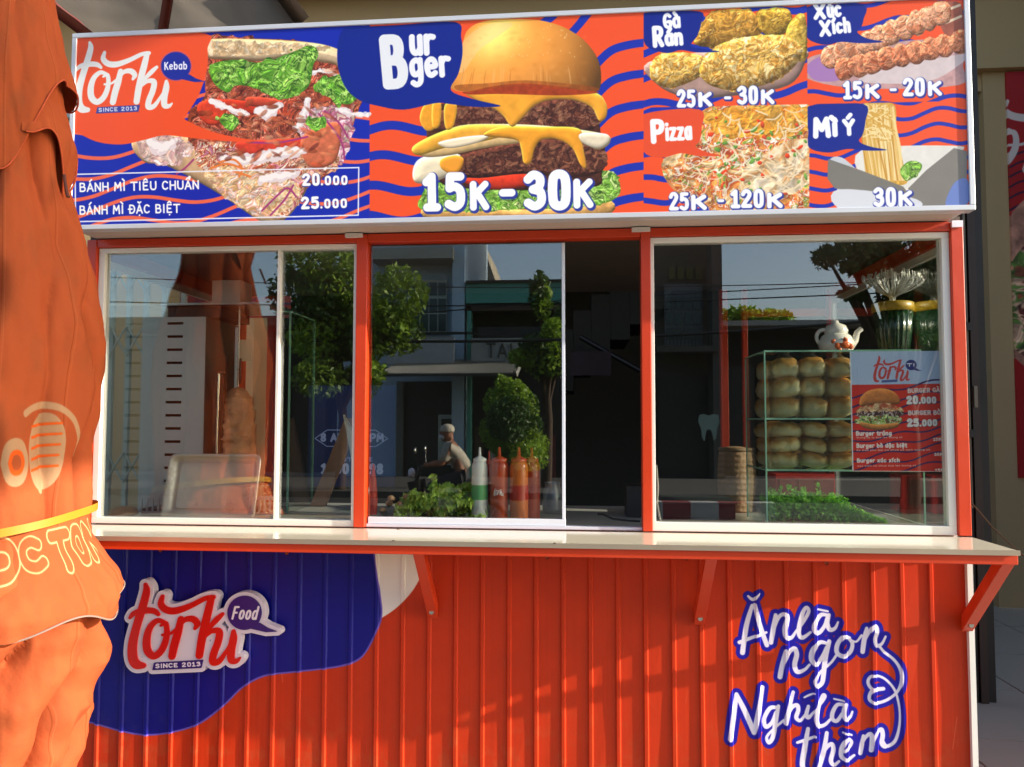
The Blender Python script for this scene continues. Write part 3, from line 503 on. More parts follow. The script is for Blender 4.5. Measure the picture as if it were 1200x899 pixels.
# ---------------------------------------------------------------- the burger poster inside the right window
QY = .02
def poster_frame():
    a = at(996, 412, QY); b = at(1107, 553, QY); return a[0], b[0], b[2], a[2]
def poster_picture(res=1500):
    x0, x1, z0, z1 = poster_frame(); W, H = int((x1-x0)*res), int((z1-z0)*res)
    def fn(px, py):
        p = at(px, py, QY); return ((p[0]-x0)*res, (z1-p[2])*res)
    cv = Cv(W, H, 'b9cdf0', fn); Z = lambda P: [(980+p[0]/5.286, 400+p[1]/5.286)+tuple(p[2:]) for p in P]
    fill(cv, Z([(60,270),(700,262),(720,900),(70,900)]), 'd8281c', sm=False)
    def wv(y, am=13, w=2.4): return [(Z([(70+i*40, y-am*math.sin(i*.75+y*.013)-i*7)])[0]+(w*.42,)) for i in range(17)]
    for y in (345, 410, 465, 520, 575, 630, 685, 740, 795, 850, 905): brush(cv, [wv(y)], '3a1560')
    k = 1/5.286
    logo(cv, 980+(240-90*.30)*k, 400+(85-125*.262)*k, .285*k, .27*k, 'd23c3c', '1c2a80', '4a5aa0', 'Tiệp'[:2], False)
    # burger
    fill(cv, Z([(150,400),(150,350),(190,310),(260,292),(330,300),(380,335),(392,385),(330,392),(220,395)]), 'c9783a', ns=.15, cell=14, dome=26)
    scatter(cv, Z([(130,420),(220,390),(330,385),(400,410),(400,440),(300,450),(150,450)]), 30, ['e8b88a', 'f0cfa0', 'd89868', 'c05a3a'], 9, 3, 2, .5)
    scatter(cv, Z([(140,440),(400,430),(405,460),(260,480),(130,470)]), 30, ['4a2a22', '6a4030', 'd8cfd8', '5a2a2a', '3a2020'], 7, 4, 3, .5)
    scatter(cv, Z([(120,480),(250,455),(400,470),(380,510),(250,515),(130,510)]), 30, ['7aa83c', 'b8d070', 'e8e0c0', '4a7a2c', 'c84a32'], 8, 5, 2.4, .6)
    fill(cv, Z([(150,500),(250,515),(380,505),(370,535),(270,550),(170,535)]), 'c07a3c', ns=.15, dome=16)
    T = lambda s, x0, y0, x1, y1, h, w=.9, c='f4eef0', sh=None: text(cv, s, *Z([(x0, y0)])[0], *Z([(x1, y1)])[0], h*k, c, w, sh=sh, shd=(1.5, 1.5), shg=.8)
    T('BURGER GÀ', 442, 318, 642, 312, 24, .85, 'f0d8d8'); T('20', 435, 385, 510, 383, 42, 1.05, sh='5a1430'); T('.000', 510, 383, 622, 380, 34, 1., sh='5a1430')
    T('BURGER BÒ', 444, 455, 648, 452, 24, .85, 'f0d8d8'); T('25', 438, 525, 515, 523, 42, 1.05, sh='5a1430'); T('.000', 515, 523, 628, 520, 34, 1., sh='5a1430')
    T('Burger trứng'.replace('ứ', 'ú'), 122, 582, 345, 580, 24, .9); T('trung op la dua leo tuong ot', 125, 600, 410, 598, 9, .7, 'e8c8c8')
    T('Burger bò đặc biệt', 125, 658, 440, 655, 24, .9); T('bo bam pho mai ca chua xa lach tuong ot', 125, 678, 580, 675, 9, .7, 'e8c8c8')
    T('Burger cá xoxit'.replace('cá xoxit', 'xúc xích'), 128, 748, 395, 746, 22, .9); T('xuc xich ca chua dua leo tuong ot', 130, 775, 495, 772, 9, .7, 'e8c8c8')
    T('15', 600, 615, 630, 614, 16, .9); T('K', 632, 614, 655, 613, 16, .9); T('30', 606, 708, 638, 707, 16, .9); T('K', 640, 707, 662, 706, 16, .9); T('15', 612, 806, 644, 805, 16, .9); T('K', 646, 805, 668, 804, 16, .9)
    cv.a[:, :int(W*.012)] = C('e8eefa'); cv.a[-int(H*.008):, :] = C('e6b0b0')
    return cv

# ---------------------------------------------------------------- print on the closed umbrella (u = photo x, v = photo y laid on the cloth)
def umbrella_picture():
    cv = Cv(640, 1800, 'ee6a28', lambda x, y: (x*4, y*2)); cv.a *= (1+.1*(vnoise(1800, 640, 90, 3, 4)-.5))[..., None]
    G = 'd9cbb4'
    def oval(cx, cy, rx, ry, w, col, a0=0, a1=6.3, n=26): brush(cv, [[(cx+rx*math.cos(a), cy+ry*math.sin(a), w) for a in np.linspace(a0, a1, n)]], col, scale=3)
    return cv
# ---------------------------------------------------------------- materials
MATS = {}
def lin(h):
    c = [int(h[i:i+2], 16)/255 for i in (0, 2, 4)]; return tuple((x/12.92 if x <= .04045 else ((x+.055)/1.055)**2.4) for x in c)+(1,)
def mat(name, col='808080', rough=.5, metal=0, var=.12, scale=6., bump=0, bscale=40., spec=.5, coat=0, trans=0, stretch=None, alpha=1, rvar=.1, sub=0):
    if name in MATS: return MATS[name]
    m = bpy.data.materials.new(name); m.use_nodes = True; nt = m.node_tree; N, L = nt.nodes, nt.links; p = N['Principled BSDF']
    tc = N.new('ShaderNodeTexCoord'); mp = N.new('ShaderNodeMapping'); L.new(tc.outputs['Object'], mp.inputs[0])
    if stretch: mp.inputs['Scale'].default_value = stretch
    no = N.new('ShaderNodeTexNoise'); no.inputs['Scale'].default_value = scale; no.inputs['Detail'].default_value = 6; L.new(mp.outputs[0], no.inputs['Vector'])
    c = lin(col) if isinstance(col, str) else tuple(col)+(1,)
    mx = N.new('ShaderNodeMix'); mx.data_type = 'RGBA'; mx.inputs[6].default_value = tuple(x*(1-var) for x in c[:3])+(1,); mx.inputs[7].default_value = tuple(min(1, x*(1+var)) for x in c[:3])+(1,)
    L.new(no.outputs[0], mx.inputs[0]); L.new(mx.outputs[2], p.inputs['Base Color'])
    mr = N.new('ShaderNodeMapRange'); mr.inputs[3].default_value = max(0, rough-rvar); mr.inputs[4].default_value = min(1, rough+rvar); L.new(no.outputs[0], mr.inputs[0]); L.new(mr.outputs[0], p.inputs['Roughness'])
    p.inputs['Metallic'].default_value = metal; p.inputs['Specular IOR Level'].default_value = spec; p.inputs['Coat Weight'].default_value = coat; p.inputs['Coat Roughness'].default_value = .08
    if sub: p.inputs['Subsurface Weight'].default_value = sub; p.inputs['Subsurface Radius'].default_value = (.01, .005, .003)
    if bump:
        n2 = N.new('ShaderNodeTexNoise'); n2.inputs['Scale'].default_value = bscale; n2.inputs['Detail'].default_value = 4; L.new(mp.outputs[0], n2.inputs['Vector'])
        b = N.new('ShaderNodeBump'); b.inputs['Strength'].default_value = bump; b.inputs['Distance'].default_value = .01; L.new(n2.outputs[0], b.inputs['Height']); L.new(b.outputs[0], p.inputs['Normal'])
    if trans:
        tr = N.new('ShaderNodeBsdfTranslucent'); L.new(mx.outputs[2], tr.inputs[0]); ms = N.new('ShaderNodeMixShader'); ms.inputs[0].default_value = trans
        L.new(p.outputs[0], ms.inputs[1]); L.new(tr.outputs[0], ms.inputs[2]); L.new(ms.outputs[0], N['Material Output'].inputs[0])
    if alpha < 1:
        p.inputs['Alpha'].default_value = alpha
    MATS[name] = m; return m
def print_mat(name, arr, rough=.4, coat=0, spec=.5, trans=0, bump=0, bscale=8):
    """a printed picture that was drawn above, laid on by UV"""
    h, w_ = arr.shape[:2]; im = bpy.data.images.new(name, w_, h, alpha=False); buf = np.ones((h, w_, 4), np.float32); buf[..., :3] = np.clip(arr[::-1], 0, 1)
    im.pixels.foreach_set(buf.ravel()); im.update(); im.pack()
    m = mat(name, rough=rough, coat=coat, spec=spec, var=0, bump=bump, bscale=bscale, trans=trans); nt = m.node_tree
    t = nt.nodes.new('ShaderNodeTexImage'); t.image = im; t.interpolation = 'Cubic'; t.extension = 'EXTEND'
    nt.links.new(t.outputs[0], nt.nodes['Principled BSDF'].inputs['Base Color'])
    for n in nt.nodes:
        if n.type == 'BSDF_TRANSLUCENT': nt.links.new(t.outputs[0], n.inputs[0])
    return m
def glass_mat(name, tint='dfe9e4', f0=.06, rough=0., film=0):
    m = bpy.data.materials.new(name); m.use_nodes = True; nt = m.node_tree; N, L = nt.nodes, nt.links; N.remove(N['Principled BSDF'])
    t = N.new('ShaderNodeBsdfTransparent'); t.inputs[0].default_value = lin(tint); g = N.new('ShaderNodeBsdfGlossy'); g.inputs['Roughness'].default_value = rough; g.inputs[0].default_value = (1, 1, 1, 1)
    lw = N.new('ShaderNodeLayerWeight'); lw.inputs[0].default_value = .5; pw = N.new('ShaderNodeMath'); pw.operation = 'POWER'; pw.inputs[1].default_value = 4; L.new(lw.outputs['Facing'], pw.inputs[0])
    ma = N.new('ShaderNodeMath'); ma.operation = 'MULTIPLY_ADD'; ma.inputs[1].default_value = 1-f0; ma.inputs[2].default_value = f0; L.new(pw.outputs[0], ma.inputs[0])
    ms = N.new('ShaderNodeMixShader'); L.new(ma.outputs[0], ms.inputs[0]); L.new(t.outputs[0], ms.inputs[1]); L.new(g.outputs[0], ms.inputs[2]); L.new(ms.outputs[0], N['Material Output'].inputs[0])
    if film:
        df = N.new('ShaderNodeBsdfDiffuse'); df.inputs[0].default_value = (.6, .62, .6, 1); m2 = N.new('ShaderNodeMixShader'); m2.inputs[0].default_value = film
        L.new(ms.outputs[0], m2.inputs[1]); L.new(df.outputs[0], m2.inputs[2]); L.new(m2.outputs[0], N['Material Output'].inputs[0])
    return m
# ---------------------------------------------------------------- mesh building
class MB:
    def __init__(s): s.v = []; s.f = []; s.sm = []
    def add(s, V, Fs, smooth_=False):
        o = len(s.v); s.v += [tuple(map(float, p)) for p in V]; s.f += [tuple(i+o for i in f) for f in Fs]; s.sm += [smooth_]*len(Fs); return s
    def box(s, x0, x1, y0, y1, z0, z1, rot=None, c=None):
        V = [Vector((x, y, z)) for z in (z0, z1) for y in (y0, y1) for x in (x0, x1)]
        if rot is not None:
            c = Vector(c) if c is not None else Vector(((x0+x1)/2, (y0+y1)/2, (z0+z1)/2)); V = [rot@(p-c)+c for p in V]
        return s.add(V, [(0, 2, 3, 1), (4, 5, 7, 6), (0, 1, 5, 4), (2, 6, 7, 3), (0, 4, 6, 2), (1, 3, 7, 5)])
    def tube(s, P, r, n=8, cap=True):
        P = [Vector(p) for p in P]; rs = r if isinstance(r, (list, tuple)) else [r]*len(P); V = []; F_ = []; up = Vector((0, 0, 1)); last = None
        for i, p in enumerate(P):
            d = (P[min(i+1, len(P)-1)]-P[max(i-1, 0)]).normalized()
            a = last if last is not None else (up if abs(d.z) < .9 else Vector((1, 0, 0)))
            u = (a-d*a.dot(d)).normalized(); last = u; v = d.cross(u)
            for k in range(n): t = 2*math.pi*k/n; V.append(p+(u*math.cos(t)+v*math.sin(t))*rs[i])
        for i in range(len(P)-1):
            for k in range(n): a = i*n+k; b = i*n+(k+1) % n; F_.append((a, b, b+n, a+n))
        s.add(V, F_, True)
        if cap: s.add(V[:n], [tuple(range(n))[::-1]]); s.add(V[-n:], [tuple(range(n))])
        return s
    def lathe(s, prof, n=20, c=(0, 0, 0), mod=None):
        V = []; F_ = []
        for i, (r, z) in enumerate(prof):
            for k in range(n):
                t = 2*math.pi*k/n; rr = r*(mod(t, i) if mod else 1); V.append((c[0]+rr*math.cos(t), c[1]+rr*math.sin(t), c[2]+z))
        for i in range(len(prof)-1):
            for k in range(n): a = i*n+k; b = i*n+(k+1) % n; F_.append((a, b, b+n, a+n))
        return s.add(V, F_, True)
    def blob(s, c, rx, ry, rz, nu=14, nv=9, nz=.0, sc=3., p=1., rot=None, seed=0):
        V = []; F_ = []; c = Vector(c)
        for j in range(nv+1):
            a = math.pi*j/nv-math.pi/2
            for i in range(nu):
                t = 2*math.pi*i/nu; q = Vector((math.cos(a)*math.cos(t), math.cos(a)*math.sin(t), math.sin(a)))
                q = Vector([math.copysign(abs(x)**p, x) for x in q])
                k = 1+nz*noise.noise(q*sc+Vector((seed, seed*2, 0))); d = Vector((q.x*rx*k, q.y*ry*k, q.z*rz*k)); V.append(c+(rot@d if rot is not None else d))
        for j in range(nv):
            for i in range(nu): a = j*nu+i; b = j*nu+(i+1) % nu; F_.append((a, b, b+nu, a+nu))
        return s.add(V, F_, True)
def obj(name, mb, m, parent=None, uv=None, bevel=0, kind=None, label=None):
    me = bpy.data.meshes.new(name); me.from_pydata(mb.v, [], mb.f); me.polygons.foreach_set('use_smooth', mb.sm)
    ms = m if isinstance(m, (list, tuple)) else [m]
    for q in ms: me.materials.append(q)
    if uv:
        ul = me.uv_layers.new(name='UVMap'); co = [uv(*mb.v[l.vertex_index]) for l in me.loops]; ul.data.foreach_set('uv', [x for c in co for x in c])
    me.update(); o = bpy.data.objects.new(name, me); SC.objects.link(o)
    if parent is not None:
        o.parent = parent; root = parent
        while root.parent is not None: root = root.parent
        o.matrix_parent_inverse = Matrix.Identity(4)
        if parent.parent is None: me.transform(Matrix.Translation(-root.location))
        else: me.transform(Matrix.Translation(-root.location))
    if bevel:
        b = o.modifiers.new('bevel', 'BEVEL'); b.width = bevel; b.segments = 2; b.limit_method = 'ANGLE'
    if kind: o['kind'] = kind
    if label: o['label'] = label
    return o
def thing(name, label, cat, loc=(0, 0, 0), group=None):
    o = bpy.data.objects.new(name, None); SC.objects.link(o); o.location = loc; o.empty_display_size = .1; o['label'] = label; o['category'] = cat
    if group: o['group'] = group
    return o
def tag(o, label, cat, group=None):
    o['label'] = label; o['category'] = cat
    if group: o['group'] = group
    return o
def kids(o): return [c for c in bpy.data.objects if c.parent == o]
def dup(root, loc, label, rot=None):
    ch = {c: kids(c) for c in kids(root)}
    r = root.copy(); SC.objects.link(r); r.location = loc; r['label'] = label
    if rot is not None: r.rotation_euler = rot
    for c, gs in ch.items():
        n = c.copy(); SC.objects.link(n); n.parent = r
        for g in gs: h = g.copy(); SC.objects.link(h); h.parent = n
    return r
def iso_mesh(sdf, x0, y0, step, place, depth):
    """solid plate cut along the zero line of a sampled outline; place(x, y, front) gives the 3-D point"""
    mb = MB(); H, W = sdf.shape; vid = {}
    def vert(x, y, fr):
        k = (round(x*64), round(y*64), fr)
        if k not in vid: vid[k] = len(mb.v); mb.v.append(tuple(place(x0+x*step, y0+y*step, fr)))
        return vid[k]
    ins = sdf < 0
    for j in range(H-1):
        i = 0
        while i < W-1:
            q = (ins[j, i], ins[j, i+1], ins[j+1, i+1], ins[j+1, i])
            if all(q):
                k = i
                while k+1 < W-1 and ins[j, k+2] and ins[j+1, k+2]: k += 1
                mb.f.append((vert(i, j, 1), vert(k+1, j, 1), vert(k+1, j+1, 1), vert(i, j+1, 1))); mb.sm.append(False); i = k+1; continue
            if any(q):
                c = [(i, j), (i+1, j), (i+1, j+1), (i, j+1)]; P = []
                for a in range(4):
                    b = (a+1) % 4
                    if q[a]: P.append((c[a], 0))
                    if q[a] != q[b]:
                        va, vb = sdf[c[a][1], c[a][0]], sdf[c[b][1], c[b][0]]; t = va/(va-vb)
                        P.append(((c[a][0]+(c[b][0]-c[a][0])*t, c[a][1]+(c[b][1]-c[a][1])*t), 1))
                if len(P) >= 3:
                    mb.f.append(tuple(vert(*p[0], 1) for p in P)); mb.sm.append(False)
                    for a in range(len(P)):
                        p, n_ = P[a], P[(a+1) % len(P)]
                        if p[1] and n_[1]:
                            mb.f.append((vert(*n_[0], 1), vert(*p[0], 1), vert(*p[0], 0), vert(*n_[0], 0))); mb.sm.append(False)
            i += 1
    return mb
def quadstrip(mb, rows, smooth_=True):
    n = len(rows[0]); V = [p for r_ in rows for p in r_]; F_ = [(i*n+k, i*n+k+1, (i+1)*n+k+1, (i+1)*n+k) for i in range(len(rows)-1) for k in range(n-1)]
    mb.add(V, F_, smooth_); return mb
# ---------------------------------------------------------------- shared materials
red = mat('red_painted_steel', 'c83a14', .38, var=.07, scale=9, bump=.05, coat=.15)
white_al = mat('white_aluminium', 'e6e4dc', .35, var=.05, spec=.5)
steel = mat('brushed_steel', 'b9b6ae', .3, metal=1, var=.12, scale=3, stretch=(1, 1, 30), bump=.06, bscale=60)
dark = mat('dark_void', '14110f', .8)
pane_m = glass_mat('window_glass', 'fafcf9', .12)
case_glass = glass_mat('case_glass', 'f4f9f6', .03)
FZ, WT = 1.0, 1.809
# ================================================================= the food stall
stall = thing('food_stall', 'red steel food stall with glass windows over a ribbed red and blue front', 'food stall', (1.2, .5, 0))
# ribbed front sheet
def front_sheet():
    xs = [(PXL, 0)]; k = math.ceil((PXL-1.07)/.0745)
    while True:
        x = 1.07+k*.0745; k += 1
        if x > 2.405: break
        if x < PXL+.02: continue
        xs += [(x-.0075, 0), (x-.004, -.0048), (x+.004, -.0048), (x+.0075, 0)]
    xs.append((2.424, 0)); mb = MB(); zs = [PZB, .3, .55, .8, PZT]
    wob = lambda x, z: .0012*math.sin(x*9+z*5)+.0009*math.sin(x*23-z*11)
    rows = [[(x, y+wob(x, z), z) for x, y in xs] for z in zs]; quadstrip(mb, rows, False); return mb
fp = front_picture()
front_m = print_mat('front_paint', fp.a, .42, coat=.0, spec=.28, bump=.08, bscale=5)
obj('front_panel', front_sheet(), front_m, stall, uv=lambda x, y, z: ((x-PXL)/(PXR-PXL), (z-PZB)/(PZT-PZB)), label='ribbed red sheet with blue and white blobs and a white brush-lettered slogan')
scr = None
for z in (.925,):
    for k in range(2, 32, 5):
        o = obj('screw', MB().lathe([(.0001, 0), (.0045, 0), (.0055, .0015), (.0055, .003)], 8), mat('screw_head', 'a04a34', .4, metal=.4), stall) if scr is None else scr.copy()
        if scr is None: scr = o; o.data.transform(Matrix.Rotation(R(90), 4, 'X')@Matrix.Translation(stall.location))
        else: SC.objects.link(o)
        o.location = Vector((.045+k*.0745+.016+random.uniform(-.004, .004), -.0045, z+random.uniform(-.006, .006)))-stall.location
obj('corner_trim', MB().box(2.424, 2.438, -.012, .02, .05, .972), white_al, stall)
obj('side_panel', MB().box(2.416, 2.434, .021, 1.0, .05, .97), red, stall)
obj('side_panel', MB().box(-.03, -.012, .021, 1.0, .05, .97), red, stall)
obj('base_rail', MB().box(-.028, 2.43, -.02, .02, .0, .048), red, stall)
# posts and beams
P1, P2 = (.7817, .8135), (1.5848, 1.611)
for a, b in ((-.032, -.002), P1, P2, (2.402, 2.434)):
    obj('post', MB().box(a, b, -.022, .022, FZ+.002, 1.833), red, stall, bevel=.002)
top = MB()
for a, b in ((-.002, P1[0]), (P1[1], P2[0]), (P2[1], 2.402)): top.box(a+.0005, b-.0005, -.019, .02, WT+.001, 1.834)
obj('top_beam', top, red, stall, bevel=.001)
for x in (-.032, 2.402):
    obj('side_beam', MB().box(x+.001, x+.031, .024, .955, 1.79, 1.832), red, stall)
    obj('post', MB().box(x, x+.03, .957, .987, .0, 1.832), red, stall, bevel=.002)
a = at(318, 450, .97); obj('post', MB().box(a[0]-.018, a[0]+.012, .957, .987, .0, 1.832), red, stall, bevel=.002)
a = at(849, 450, .97); obj('post', MB().box(a[0]-.016, a[0]+.014, .957, .987, .0, 1.832), red, stall, bevel=.002)
a = at(873, 450, .97); obj('post', MB().box(a[0]-.008, a[0]+.012, .957, .987, .0, 1.832), red, stall, bevel=.002)
a0, b0 = at(858, 366, .97), at(985, 372, .97)
obj('back_rail', MB().box(a0[0]+.036, min(b0[0]+.2, 2.40), .96, .98, a0[2]-.02, a0[2]+.01), red, stall)
obj('roof_sheet', MB().box(-.03, 2.432, -.01, .995, 1.8345, 1.85), mat('roof_under', '4a4038', .6), stall)
# counter, lip and brackets
ctop = mat('counter_laminate', 'e4dabe', .16, var=.05, scale=4, coat=.6, spec=.6, rvar=.05, bump=.03, bscale=3)
obj('counter_top', MB().box(-.05, 2.4325, -.232, -.0235, .993, 1.0), ctop, stall, bevel=.001)
obj('counter_edge', MB().box(-.051, 2.4345, -.2335, -.2325, .989, 1.0012), mat('edge_metal', 'b8aa96', .35, metal=.6), stall)
obj('counter_lip', MB().box(-.05, 2.4325, -.2275, -.205, .9665, .992), red, stall, bevel=.0015)
obj('counter_rail', MB().box(-.05, 2.4325, -.0225, -.002, .9735, .992), red, stall)
for i, x in enumerate((1.008, 1.733, 2.42)):
    br = MB(); y0, z0, y1, z1 = -.012, .765, -.208, .962; L_ = math.hypot(y1-y0, z1-z0); ang = math.atan2(z1-z0, -(y1-y0))
    w_ = .014; ny, nz = math.sin(ang)*.0145, math.cos(ang)*.0145
    V = [(xx, yy, zz) for xx in (x-w_, x+w_) for yy, zz in ((-.0095, z0-.012), (y1-.004, .9655), (y1+.036, .9655), (-.0095, z0+.03))]
    br.add(V, [(0, 1, 2, 3), (7, 6, 5, 4), (0, 4, 5, 1), (1, 5, 6, 2), (2, 6, 7, 3), (3, 7, 4, 0)])
    b = obj('bracket', br, red, stall, bevel=.0015); obj('bolt', MB().tube([(x, -.034, .776), (x, -.012, .776)], .0065, 8), steel, b)
# windows: outer frames, panes, stiles
def window(x0, x1, wl, wr, wt, wb, yf=-.012, yb=.018, label=None, tw=white_al):
    f = MB().box(x0+.0006, x1-.0006, yf, yb, FZ+.0022, FZ+wb); zb, zt = FZ+wb, WT-wt
    if wt: f.box(x0+.0006, x1-.0006, yf, yb, zt, WT-.0004)
    if wl: f.box(x0+.0006, x0+wl, yf, yb, zb, zt)
    if wr: f.box(x1-wr, x1-.0006, yf, yb, zb, zt)
    return obj('window', f, tw, stall, bevel=.001, label=label)
wa = window(-.001, P1[0], .019, .010, .014, .020, label='left window in a white frame with a sliding joint')
obj('stile', MB().box(.545, .553, -.009, .012, FZ+.0205, WT-.0145), white_al, wa)
obj('pane', MB().box(.0195, .5445, .000, .004, FZ+.0205, WT-.0145), pane_m, wa)
obj('pane', MB().box(.5535, P1[0]-.0105, .006, .010, FZ+.0205, WT-.0145), pane_m, wa)
blue_al = mat('bluish_white_aluminium', 'd5dbe6', .35, var=.04)
wm = MB().box(P1[1]+.001, P2[0]-.001, -.004, .02, FZ+.0022, FZ+.010); mid = obj('window', wm, blue_al, stall, label='middle sliding window pushed half open')
sash = MB().box(P1[1]+.004, 1.376, .0, .014, FZ+.0105, FZ+.029).box(1.366, 1.375, .0, .014, FZ+.0295, WT-.006)
obj('sash', sash, blue_al, mid, bevel=.001); obj('pane', MB().box(P1[1]+.005, 1.3655, .005, .009, FZ+.0295, WT-.004), pane_m, mid)
wc = window(P2[1], 2.402, .010, .020, .016, .026, label='right window in a white frame with the burger poster behind it')
obj('pane', MB().box(P2[1]+.0105, 2.3815, .001, .005, FZ+.0265, WT-.0165), pane_m, wc)
for x in (-.02, 2.416):
    sw = obj('window', MB().box(x-.006, x+.006, .03, .95, .975, 1.0).box(x-.006, x+.006, .03, .95, 1.765, 1.788).box(x-.006, x+.006, .03, .045, 1.0, 1.765).box(x-.006, x+.006, .93, .95, 1.0, 1.765), white_al, stall, label='side window')
    obj('pane', MB().box(x-.002, x+.002, .0455, .9295, 1.001, 1.764), pane_m, sw)
obj('worktop', MB().box(-.01, 2.41, .025, .62, .975, .998), mat('worktop_steel', 'b4b0a8', .35, metal=.3, var=.15, scale=4), stall)
# fixed screws and drilled holes along the counter
for px, py in ((474, 616), (461, 634), (650, 637)):
    p = atz(px, py, 1.0); s_ = obj('screw', MB().lathe([(.0001, .0018), (.004, .0015), (.005, 0)], 8, (p[0], min(p[1], -.03), 1.0002)), mat('dark_screw', '4a3a28', .5), stall)

# ================================================================= raised logo sign on the front
LG = thing('logo_sign', 'raised red script sign with a purple Food bubble on the blue blob', 'sign', tuple(at(240, 790, 0)))
def lfn(x, y): return (x, y)
def logo_sdf(grow, letters=True, extras=True, step=3.):
    xs = np.arange(0, 1215, step, dtype=np.float32); ys = np.arange(60, 815, step, dtype=np.float32); X, Y = np.meshgrid(xs, ys)
    d = np.full(X.shape, 1e3, np.float32)
    if letters:
        S = [smooth(np.array(s, np.float32), False, 5) for s in LOGO]; d = stroke_sdf(S, X, Y, 0, 60, pad=60) if step == 1 else d
        for s in S:
            for (ax, ay, ar), (bx, by, br) in zip(s[:-1], s[1:]):
                ex, ey = bx-ax, by-ay; t = np.clip(((X-ax)*ex+(Y-ay)*ey)/(ex*ex+ey*ey+1e-9), 0, 1); d = np.minimum(d, np.hypot(X-ax-ex*t, Y-ay-ey*t)-(ar+(br-ar)*t))
    if extras:
        d = np.minimum(d, np.hypot(X-BUB_C[0], Y-BUB_C[1])-BUB_C[2]); d = np.minimum(d, poly_sdf(np.array(BUB_T, np.float32), X, Y)); d = np.minimum(d, poly_sdf(np.array(BAR, np.float32), X, Y))
    d = d-grow
    d[0, :] = d[-1, :] = d[:, 0] = d[:, -1] = np.maximum(1, d[0, 0])
    return d
def lplace(yf, yb):
    def f(x, y, fr):
        p = at(140+x/6, 660+y/6, yf); return (p[0], yf if fr else yb, p[2])
    return f
d = logo_sdf(27); d2 = logo_sdf(0, True, False)
ins_ = logo_sdf(0, True, True)
# fill the counters between the letters on the white backing, as on the real sign
hole = poly_sdf(np.array([(120,400),(220,330),(560,260),(620,380),(640,640),(430,690),(180,690),(110,600)], np.float32), *np.meshgrid(np.arange(0, 1215, 3, dtype=np.float32), np.arange(60, 815, 3, dtype=np.float32)))
d = np.minimum(d, hole)
obj('backing_board', iso_mesh(d, 0, 60, 3, lplace(-.036, -.010), 1), [mat('sign_white', 'dcd6e4', .4, var=.03)], LG)
obj('lettering', iso_mesh(d2, 0, 60, 3, lplace(-.040, -.0362), 1), mat('sign_red', 'd3120e', .3, var=.05), LG)
d3 = np.minimum(np.hypot(*[g-c for g, c in zip(np.meshgrid(np.arange(0, 1215, 3, dtype=np.float32), np.arange(60, 815, 3, dtype=np.float32)), BUB_C[:2])])-BUB_C[2], 1e3)
XX, YY = np.meshgrid(np.arange(0, 1215, 3, dtype=np.float32), np.arange(60, 815, 3, dtype=np.float32)); d3 = np.minimum(d3, poly_sdf(np.array(BUB_T, np.float32), XX, YY))
purple = mat('sign_purple', '2c0a70', .35, var=.04)
obj('speech_bubble', iso_mesh(d3, 0, 60, 3, lplace(-.0395, -.0362), 1), purple, LG)
obj('name_bar', iso_mesh(poly_sdf(np.array(BAR, np.float32), XX, YY), 0, 60, 3, lplace(-.0392, -.0362), 1), purple, LG)
def text_plate(name, s, P0, P1_, h, w, yf, m, parent, step=1.5, script=False):
    st, W = glyph_strokes(s, w); (x0, y0), (x1, y1) = P0, P1_; ux, uy = (x1-x0)/W, (y1-y0)/W; L_ = math.hypot(x1-x0, y1-y0); vx, vy = (y1-y0)/L_*h/6+(h/6*.22 if script else 0), -(x1-x0)/L_*h/6; k = (h/6+math.hypot(ux, uy))/2
    S = [np.array([(x0+ux*px+vx*py, y0+uy*px+vy*py, r*k) for px, py, r in P], np.float32) for P in st]; A = np.vstack(S)
    gx = np.arange(A[:, 0].min()-20, A[:, 0].max()+20, step, dtype=np.float32); gy = np.arange(A[:, 1].min()-20, A[:, 1].max()+20, step, dtype=np.float32); X, Y = np.meshgrid(gx, gy)
    dd = np.full(X.shape, 1e3, np.float32)
    for s_ in S:
        for (ax, ay, ar), (bx, by, br) in zip(s_[:-1], s_[1:]):
            ex, ey = bx-ax, by-ay; t = np.clip(((X-ax)*ex+(Y-ay)*ey)/(ex*ex+ey*ey+1e-9), 0, 1); dd = np.minimum(dd, np.hypot(X-ax-ex*t, Y-ay-ey*t)-ar)
    return obj(name, iso_mesh(dd, gx[0], gy[0], step, lplace(yf, yf+.0008), 1), m, parent)
lw_m = mat('sign_letter_white', 'e8e2f0', .4, var=.02)
text_plate('small_lettering', 'Food', (785, 392), (968, 396), 88, .55, -.0404, lw_m, LG, 2, True)
text_plate('small_lettering', 'SINCE 2013', (250, 738), (575, 722), 27, .55, -.0400, lw_m, LG, 1.5)

# ================================================================= the menu sign over the windows
MS = thing('menu_sign', 'long lightbox menu sign with kebab, burger, chicken, pizza, sausage and pasta pictures', 'sign', (1.2, -.06, SZB))
sp = sign_picture(); sign_m = print_mat('menu_print', sp.a, .38, coat=.0, spec=.3, bump=.015, bscale=2)
yb_ = -.001
case_m = mat('sign_case_white', 'd9d6d2', .45, var=.05)
obj('light_box', MB().box(SXL+.012, SXR-.012, SYF+.003, yb_, SZB+.003, SZT-.012), mat('sign_box_beige', 'c9bdb2', .5), MS)
fr = MB(); fw = .0135
fr.box(SXL, SXR, SYF-.004, SYF+.03, SZB, SZB+fw).box(SXL, SXR, SYF-.004, SYF+.03, SZT-fw, SZT).box(SXL, SXL+fw, SYF-.004, SYF+.03, SZB+fw, SZT-fw).box(SXR-fw, SXR, SYF-.004, SYF+.03, SZB+fw, SZT-fw)
obj('sign_frame', fr, mat('sign_frame_aluminium', 'd8dade', .4, metal=.25, var=.05), MS, bevel=.0015)
